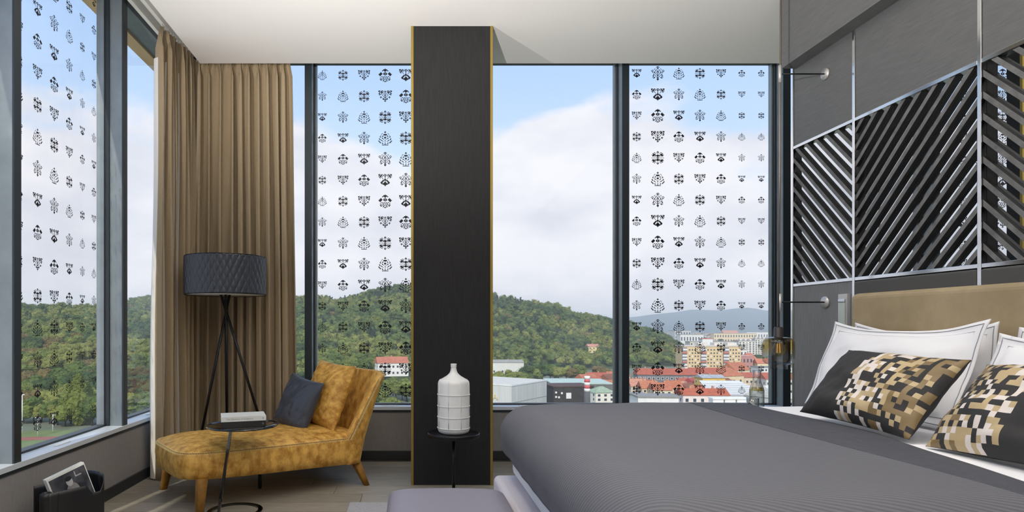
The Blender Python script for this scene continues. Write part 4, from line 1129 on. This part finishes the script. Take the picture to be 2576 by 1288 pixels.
def windows_on(root, W, D, z0, z1, nx, nz, w, h, side=0, frame=False):
    """rows of windows on the facade facing the hotel (local -y) or on the local -x side"""
    for j in range(nz):
        for i in range(nx):
            a = (i+0.5)/nx-0.5; z = z0+(z1-z0)*(j+0.5)/nz
            o = obj('window', WIN, root); o.location = (a*W, -D/2-0.02, z) if side == 0 else (-W/2-0.02, a*D, z)
            o.rotation_euler = (0, 0, 0 if side == 0 else R(90)); o.scale = (w, 1, h)
            if frame:
                g = obj('window_frame', WINF, o); g.scale = (1.35, 1, 1.25)
PLACED = []
def free_depth(u, d, W, D, rz):
    c, s = abs(math.cos(R(rz))), abs(math.sin(R(rz))); hw, hd = (W*c+D*s)/2*0.92, (W*s+D*c)/2*0.92
    for k in range(41):
        dd = d+((k+1)//2)*3.0*(1 if k % 2 else -1); x = XU(u, dd)
        if all(abs(x-a) > hw+b or abs(dd-e) > hd+g for a, b, e, g in PLACED): break
    PLACED.append((XU(u, dd), hw, dd, hd)); return dd
def house(u, d, W, D, H, rz, wall, roof, lab, rh=None, nx=4, nz=2, grp=None, chim=1, name='house', base=ZG, hip=False, frame=False, wsc=1.0):
    d = free_depth(u, d, W+1, D+1, rz)
    e = empty(name, (XU(u, d), d, base), R(rz), label=lab, cat='house' if name == 'house' else 'building', group=grp)
    MB().box(-W/2, W/2, -D/2, D/2, 0, H).build('wall', tmat(wall), e)
    rh = rh if rh is not None else D*0.36; ov = 0.5; hx = D*0.45 if hip else 0
    m = MB(); m.add([(-W/2-ov, -D/2-ov, H), (W/2+ov, -D/2-ov, H), (W/2+ov, D/2+ov, H), (-W/2-ov, D/2+ov, H), (-W/2-ov+hx, 0, H+rh), (W/2+ov-hx, 0, H+rh)],
          [(0, 1, 5, 4), (2, 3, 4, 5), (0, 4, 3), (1, 2, 5), (3, 2, 1, 0)]); ro = m.build('roof', roofm(roof), e)
    for i in range(chim):
        cx = (i+0.5)/chim*W-W/2; MB().box(cx-0.5, cx+0.5, -0.2, 0.9, H+rh*0.6, H+rh+1.2).build('chimney', tmat((190, 150, 130)), ro)
    windows_on(e, W, D, 0.3, H-0.3, nx, nz, min(1.6, W/nx*0.45)*wsc, min(1.8, H/nz*0.5)*wsc, 0, frame)
    windows_on(e, W, D, 0.3, H-0.3, 2, nz, 1.3*wsc, min(1.8, H/nz*0.5)*wsc, 1, frame)
    return e
def block(u, d, W, D, H, rz, wall, lab, nx, nz, trim=(150, 146, 140), name='apartment_block', base=ZG, ww=None, wh=None, cat='building'):
    d = free_depth(u, d, W, D, rz)
    e = empty(name, (XU(u, d), d, base), R(rz), label=lab, cat=cat)
    MB().box(-W/2, W/2, -D/2, D/2, 0, H).build('wall', tmat(wall), e)
    r_ = MB().box(-W/2-0.3, W/2+0.3, -D/2-0.3, D/2+0.3, H, H+0.8).build('roof', tmat(trim), e)
    if nx: windows_on(e, W, D, H*0.06, H*0.97, nx, nz, ww or W/nx*0.42, wh or H/nz*0.45)
    return e
PLACED += [(XU(1287, 364)-15, 47, 364+38, 42), (XU(1789, 620), 30, 627, 12), (XU(1862, 340), 16, 357, 18)]
def at_top(u, y, d): return CH-(y-VY)*d/F-ZG        # building height above the street for a top edge seen at row y
# industrial buildings right of the pillar
e = empty('factory', (XU(1287, 364), 364, ZG), math.atan2(36, 28.6), label='pale grey metal clad factory hall just right of the pillar', cat='building')
clad = mat('grey_cladding', (196, 196, 192), 0.7, rgb2=(210, 210, 206), nscale=0.25, stretch=(1, 1, 0.05))
MB().box(0, 46, 0, 70, 0, 20).build('wall', clad, e); MB().box(-0.2, 46.2, -0.2, 70.2, 20, 20.8).build('roof_edge', tmat((226, 226, 222)), e)
MB().box(0.6, 45.4, 0.6, 69.4, 20.8, 20.9).build('roof', tmat((214, 206, 192)), e)
for i in range(1, 12): MB().box(i*3.8-0.1, i*3.8+0.1, -0.15, 0, 0, 20).build('cladding_joint', tmat((178, 178, 176)), e)
MB().box(0, 46, -0.18, 0, 10.2, 10.5).build('cladding_joint', tmat((178, 178, 176)), e)
text('sign_letter', 'A', 5.2, tmat((226, 208, 160)), e, Matrix.Translation((-0.3, 12.8, 13.0)) @ Matrix.Rotation(R(-90), 4, 'Z') @ Matrix.Rotation(R(90), 4, 'X'), ext=0.15)
e = block(1428, 386, 27, 22, at_top(1428, 985, 376), 6, (66, 62, 60), 'dark grey industrial building with small white windows', 0, 0, trim=(92, 70, 62), name='factory')
for (u, y, w, h) in [(1379, 999, 1.2, 1.2), (1395, 1001, 1.2, 1.2), (1379, 1011, 1.2, 1.2), (1387, 1012, 1.2, 1.2), (1414, 1008, 3.4, 3.8), (1467, 1004, 1.4, 2.4)]:
    o = obj('window', WINF, e); o.location = ((u-1428)*376/F, -11.15, CH-(y-VY)*375/F-ZG); o.scale = (w, 2, h)
e = block(1450, 470, 44, 40, at_top(1450, 966, 452), -4, (120, 118, 116), 'long hall with a pale green flat roof behind the dark building', 9, 1, trim=(190, 204, 190), name='factory', wh=1.6)
sk = empty('chimney_stack', (XU(1477, 340), 340, ZG), label='tall factory chimney with red and white bands', cat='chimney')
ht = at_top(1477, 946, 340)
MB().lathe([(1.9, 0), (1.6, ht-8.5)], 20).build('shaft', tmat((96, 96, 98)), sk)
for i in range(5): MB().lathe([(1.6-0.02*i, ht-8.5+i*1.7), (1.58-0.02*i, ht-8.5+(i+1)*1.7)], 20).build('band', tmat((238, 236, 234) if i % 2 == 0 else (214, 104, 104)), sk)
house(1512, 372, 12, 12, at_top(1512, 985, 372), 8, (236, 230, 216), (168, 186, 156), 'white corner house with a pale green mansard roof', rh=3.2, nx=3, nz=6, hip=True, chim=0)
house(1250, 640, 52, 22, at_top(1250, 912, 630), 0, (224, 222, 214), (170, 164, 152), 'low pale warehouse among the trees right of the pillar', rh=2.5, nx=6, nz=1, chim=0, name='warehouse')
house(1490, 860, 16, 10, 9, 10, (236, 214, 160), (214, 150, 130), 'small pink roofed villa alone on the wooded slope', base=terrain(1490, 860)+5, nx=3, nz=2)
for k, (u, d, W, rz, roof) in enumerate([(1475, 540, 16, 25, ORANGE), (1505, 555, 18, -10, RED), (1530, 530, 14, 40, BROWN), (1552, 545, 20, 5, ORANGE), (1490, 505, 14, 12, RED), (1545, 480, 16, -18, ORANGE)]):
    house(u, d, W, 11, 9.5, rz, (232, 222, 206), roof, 'red roofed house between the factory and the mullion over the bed', nx=4, nz=2, grp='red roofed houses beside the factory')
# town seen through the right window
house(985, 520, 26, 14, 11, 14, (240, 236, 228), (198, 120, 94), 'white house with an orange roof among trees behind the chaise', base=ZG+13.5, nx=7, nz=2, frame=False)
house(748, 400, 18, 12, 8, -8, (236, 232, 222), (196, 180, 168), 'pale house between the curtain and the grey cushion', base=ZG+2, nx=4, nz=2)
# beige tower with white balcony stacks
TB = 620; tb = empty('apartment_tower', (XU(1789, TB), TB, ZG), R(-3), label='beige apartment tower with white balcony stacks', cat='building')
Ht = at_top(1789, 872, TB); Wt = 146*TB/F
MB().box(-Wt/2, Wt/2, 0, 16, 0, Ht).build('wall', tmat((226, 200, 156)), tb); MB().box(-Wt/2-0.3, Wt/2+0.3, -0.4, 16.3, Ht, Ht+1.2).build('roof', tmat((214, 206, 196)), tb)
for a in (-12.0, 4.0, 17.0): MB().box(a, a+9, 2, 12, Ht+1.2, Ht+4.0).build('roof_house', tmat((224, 216, 206)), tb)
for a, w in ((-Wt/2+0.2, 4.6), (-10.5, 5.0), (11.5, 5.2)):
    st_ = MB().box(a, a+w, -1.7, 0, 0, Ht-0.6).build('balcony_stack', tmat((150, 150, 152)), tb)
    for j in range(11): MB().box(a-0.1, a+w+0.1, -2.3, -1.7, j*Ht/11.3+0.2, j*Ht/11.3+1.6).build('balcony', tmat((240, 238, 236) if j % 3 else (204, 120, 100)), st_)
for (a, b) in ((-22.5, -11.5), (-4.5, 10.5), (17.5, Wt/2-0.6)):
    nx = int((b-a)/2.6)
    for j in range(10):
        for i in range(nx):
            o = obj('window', WIN if (i*7+j*3) % 4 else WINF, tb); o.location = (a+(b-a)*(i+0.5)/nx, -0.03, (j+0.6)*Ht/10.6); o.scale = (1.3, 1, 1.4)
# white slab blocks behind
for k, (u0, u1, y, d, lab) in enumerate([(1852, 1893, 858, 930, 'white apartment slab nearest the beige tower'), (1893, 1925, 853, 985, 'white apartment slab just left of the pendant glass'), (1925, 1962, 857, 940, 'white apartment slab seen through the pendant glass'), (1962, 2010, 862, 930, 'white apartment slab beyond the pendant at the window edge')]):
    W = (u1-u0)*d/F; H = at_top((u0+u1)/2, y, d)
    e = block((u0+u1)/2, d, W, 14, H, 0, (234, 228, 216), lab, 5, 11, ww=W/5*0.5, wh=1.6)
    for j in range(11): MB().box(-W*0.12, W*0.12, -8.2, -7, j*H/11.5+0.6, j*H/11.5+1.8).build('balcony', tmat((250, 246, 240)), e)
    for a in (-0.3, 0.0, 0.3): MB().box(a*W-1.5, a*W+1.5, -4, 2, H+0.8, H+3.4).build('roof_house', tmat((226, 220, 210)), e)
block(1835, 760, 34, 18, at_top(1835, 880, 752), -4, (232, 228, 224), 'white modern block with a dark central bay behind the tower', 8, 3)
block(1848, 650, 30, 16, at_top(1848, 897, 642), 3, (196, 146, 140), 'dusky pink flat roofed block right of the beige tower', 8, 3, trim=(206, 160, 152))
block(1775, 1010, 17, 14, at_top(1775, 853, 1000), 0, (246, 244, 240), 'white tower with a red hipped cap far behind the beige tower', 0, 0, trim=(206, 110, 90))
block(1710, 1500, 40, 30, at_top(1710, 832, 1490), 4, (206, 204, 206), 'grey distant slab block below the mountains', 6, 4)
block(1735, 1350, 50, 20, at_top(1735, 842, 1340), 0, (232, 230, 226), 'long low white building below the distant grey slab', 8, 2)
block(1790, 1150, 90, 20, at_top(1790, 860, 1140), 0, (224, 214, 196), 'long pale building left of the white slabs', 14, 3)
block(1845, 1900, 130, 20, at_top(1845, 839, 1890), 0, (236, 214, 176), 'long ochre building in the distance below the mountains', 16, 2)
block(1900, 2300, 80, 30, at_top(1900, 836, 2290), 0, (238, 234, 228), 'white distant hall near the foot of the mountains', 8, 1)
house(1835, 2500, 60, 30, at_top(1835, 838, 2490), 0, (236, 220, 200), (214, 150, 120), 'distant orange roofed building near the foot of the mountains', nx=6, nz=1)
# long red roofed terrace and neighbours
house(1672, 500, 46, 13, at_top(1672, 943, 494), -5, (126, 128, 132), RED, 'long grey terrace with a red roof and white framed windows', rh=4.8, nx=13, nz=3, frame=True, chim=3, name='terrace')
house(1770, 520, 24, 12, at_top(1770, 940, 514), -5, (214, 212, 208), RED, 'short red roofed wing at the end of the long grey terrace', rh=4.6, nx=5, nz=3)
house(1785, 455, 17, 12, at_top(1785, 951, 449), 4, (228, 190, 96), (186, 188, 190), 'yellow house with a grey roof in front of the terrace', rh=2.0, nx=3, nz=3, frame=True)
house(1828, 500, 20, 15, at_top(1828, 946, 492), 18, (232, 208, 170), ORANGE, 'cream house with a hipped orange roof below the tower', rh=6, hip=True, nx=3, nz=2)
house(1848, 575, 22, 16, at_top(1848, 932, 566), 30, (236, 214, 184), ORANGE, 'house with a steep orange roof behind the hipped one', rh=7, nx=3, nz=2)
house(1900, 500, 36, 13, at_top(1900, 953, 494), -2, (224, 206, 180), RED, 'long orange roofed building left of the carafe', rh=3.8, nx=11, nz=2, chim=0)
house(1955, 505, 24, 13, at_top(1955, 952, 498), -2, (226, 222, 216), RED, 'orange roofed building right of the carafe', rh=4.0, nx=8, nz=2, chim=0)
block(1945, 590, 34, 16, at_top(1945, 925, 582), 0, (232, 232, 232), 'white gridded office building behind the carafe neck', 9, 4)
house(1925, 640, 20, 13, at_top(1925, 915, 633), -8, (244, 226, 186), (214, 128, 96), 'cream house with an orange roof below the pendant glass', rh=5, nx=4, nz=2)
house(1882, 720, 14, 12, at_top(1882, 902, 714), 35, (244, 234, 218), (216, 130, 100), 'white gabled house beside the dusky pink block', rh=6, nx=2, nz=2)
for k, (u, y, d, W, wall, roof, rz) in enumerate([(1602, 962, 425, 17, (232, 214, 190), PINK, -6), (1630, 965, 416, 18, (226, 200, 160), (204, 128, 92), -5), (1660, 967, 408, 18, (234, 216, 180), ORANGE, -5), (1690, 969, 402, 16, (230, 208, 170), (200, 120, 84), -5)]):
    house(u, d, W*0.62, 13, at_top(u, y+10, d-6), rz, wall, roof, ['terraced house with a pale pink roof at the left end of the orange row', 'terraced house second from the left in the orange row', 'terraced house third from the left in the orange row', 'terraced house at the right end of the orange row'][k], rh=4.5, nx=3, nz=5, frame=True, chim=2)
for k, (u, d, W, rz, roof) in enumerate([(1600, 480, 20, 10, ORANGE), (1622, 470, 16, -12, RED), (1708, 440, 18, 35, PINK), (1726, 428, 16, 38, BROWN), (1745, 440, 15, 30, (190, 84, 84)), (1762, 430, 14, -25, ORANGE), (1722, 470, 14, 10, RED), (1808, 435, 15, 40, PINK), (1820, 445, 14, 30, BROWN), (1796, 425, 13, -10, ORANGE), (1842, 470, 14, 10, (150, 150, 150)), (1755, 475, 16, 0, (190, 195, 200)), (1700, 620, 16, 10, ORANGE), (1718, 640, 18, 20, ORANGE), (1706, 585, 18, -8, RED), (1660, 570, 18, 20, ORANGE), (1675, 590, 16, 30, PINK)]):
    house(u, d, W*0.8, 10, at_top(u, 955+ (480-d)*0.16, d)-3.0 if d < 560 else 9, rz, (236, 222, 200), roof, 'small gabled house crowded among the red roofs of the old town', nx=3, nz=2, grp='small gabled houses of the old town')
house(1765, 352, 24, 12, at_top(1765, 984, 346), -3, (240, 224, 214), (196, 104, 74), 'pinkish white house with red shutters in the front row', rh=3.2, nx=6, nz=4, chim=2, frame=True)
block(1712, 350, 8, 8, at_top(1712, 998, 345), 0, (244, 240, 234), 'narrow white stair block in the front row of the town', 2, 3)
e = block(1645, 318, 20, 14, at_top(1645, 1001, 311), -4, (236, 234, 230), 'white flat roofed workshop at the bottom of the right window', 4, 2, name='workshop')
block(1600, 322, 9, 10, at_top(1600, 1000, 317), -4, (228, 226, 222), 'pale flat roofed shed at the window corner', 2, 2, name='workshop')
for k, (u0, u1) in enumerate([(1788, 1816), (1818, 1846), (1848, 1876)]):
    block((u0+u1)/2, 300, (u1-u0-1.5)*300/F, 4, at_top(1800, 1005, 298), 0, (246, 245, 243), ['leftmost white container at the window bottom', 'middle white container at the window bottom', 'rightmost white container at the window bottom'][k], 0, 0, trim=(240, 238, 236), name='container', cat='container')
ar = empty('arena', (XU(1862, 340), 340, ZG), R(-6), label='large white hall with a sloping tiled roof behind the carafe', cat='building')
Ha = at_top(1862, 1000, 330)
MB().box(-15, 15, 0, 34, 0, Ha).build('wall', tmat((232, 230, 224)), ar)
MB().add([(-15.5, -0.5, Ha), (15.5, -0.5, Ha), (13, 34, Ha+5.2), (-10, 34, Ha+5.2)], [(0, 1, 2, 3)]).build('roof', tmat((226, 224, 220)), ar)
for j in range(7):
    z0 = Ha+0.35+j*0.62; y0 = j*4.2; MB().box(-14.6+j*0.6, 14.6-j*0.3, y0, y0+0.25, z0, z0+0.45).build('roof_rib', tmat((206, 204, 200)), ar)
house(1938, 332, 12, 22, at_top(1925, 990, 340), 30, (206, 204, 198), (228, 226, 220), 'grey gabled shed with a white roof right of the carafe', rh=6, nx=2, nz=1, chim=0, name='shed')
# street trees of the town
for k, (u, d, h, var) in enumerate([(1655, 462, 12, 2), (1637, 470, 10, 4), (1690, 480, 12, 0), (1838, 520, 11, 3), (1860, 600, 14, 4), (1880, 610, 15, 0), (1872, 520, 13, 2), (1862, 515, 11, 1), (1905, 760, 19, 5), (1920, 770, 17, 0), (1748, 560, 10, 3), (1690, 560, 10, 1), (1775, 620, 9, 0), (1905, 690, 12, 2), (1725, 640, 11, 3), (1950, 680, 13, 0), (1990, 560, 14, 1)]):
    tree(XU(u, d), d, ZG, h, h*1.1, var, 'green street tree among the red roofed houses of the town', 'street trees of the town')
for k, (u, d, h, var) in enumerate([(1245, 520, 17, 6), (1262, 524, 18, 7), (1280, 520, 17, 3), (1298, 526, 18, 6), (1315, 522, 17, 2), (1330, 530, 15, 1), (1250, 545, 17, 7), (1290, 548, 18, 6), (1318, 560, 20, 4), (1345, 600, 17, 2), (1365, 610, 18, 4), (1385, 615, 18, 0), (1405, 610, 17, 7), (1425, 620, 17, 6), (1440, 610, 16, 8), (1460, 640, 16, 3), (1395, 640, 18, 4), (1525, 600, 17, 8), (1505, 640, 17, 9), (1190, 520, 18, 0), (1215, 522, 18, 6), (1150, 520, 18, 2)]):
    tree(XU(u, d), d, ZG, h, h*1.15, var, 'leafy tree in the belt between the factories and the hill', 'trees between the factories and the hill')
# scattered far suburbs and groves: too small to count
rs = random.Random(5); vv, ff, mi, n0 = [], [], [], 0
for k in range(800):
    u = rs.uniform(1640, 2250); d = 860+2900*rs.random()**1.3
    v, f = rl_[rs.choice([0, 2, 5])*3][1]; h = rs.uniform(9, 15); w = h*rs.uniform(1.2, 2.6)
    nv = v*np.array([w, w, h])+np.array([XU(u, d), d, ZG]); vv.append(nv); ff.extend([[q_+n0 for q_ in t] for t in f]); mi.extend([rs.choice([0, 2, 1])]*len(f)); n0 += len(nv)
me = bpy.data.meshes.new('far_groves'); me.from_pydata(np.vstack(vv).tolist(), [], ff)
for m in leafm[:3]: me.materials.append(m)
me.polygons.foreach_set('material_index', mi); me.update(); obj('far_groves', me, label='distant groves between the suburbs below the mountains', cat='forest', kind='stuff')
mb = MB()
for k in range(420):
    u = rs.uniform(1660, 2250); d = 1050+2700*rs.random(); x = XU(u, d); w, h = rs.uniform(5, 14), rs.uniform(5, 11)
    mb.box(x-w, x+w, d-5, d+5, ZG, ZG+h, rs.randrange(2)); mb.add([(x-w-.5, d-6, ZG+h), (x+w+.5, d-6, ZG+h), (x+w, d, ZG+h+3), (x-w, d, ZG+h+3)], [(0, 1, 2, 3)], 2+rs.randrange(2))
mb.build('far_suburbs', [tmat((236, 232, 226)), tmat((230, 214, 190)), roofm(ORANGE), roofm((170, 160, 150))], label='distant white suburban houses below the mountains', cat='suburb', kind='stuff')

for k in range(46):
    u = 735+rt_.random()*310; d = 345+rt_.random()*150; h = rt_.uniform(13, 19)
    tree(XU(u, d), d, ZG, h, h*1.15, rt_.choice([0, 1, 2, 3, 6, 7, 0, 2]), 'leafy tree at the bottom of the window behind the chaise', 'trees below the hill behind the chaise')
# aerial haze over the valley
hz = MB().box(-6000, 9000, 110, 9500, ZG-5, 150).build('haze', bpy.data.materials.new('valley_haze'), label='thin summer haze hanging over the valley', cat='haze', kind='stuff')
hm_ = hz.data.materials[0]; hm_.use_nodes = True; N = hm_.node_tree.nodes; N.clear()
ho = N.new('ShaderNodeOutputMaterial'); hv = N.new('ShaderNodeVolumeScatter'); hv.inputs['Color'].default_value = (0.92, 0.96, 1, 1); hv.inputs['Density'].default_value = 0.00016; hv.inputs['Anisotropy'].default_value = 0.2
hm_.node_tree.links.new(hv.outputs[0], ho.inputs['Volume'])
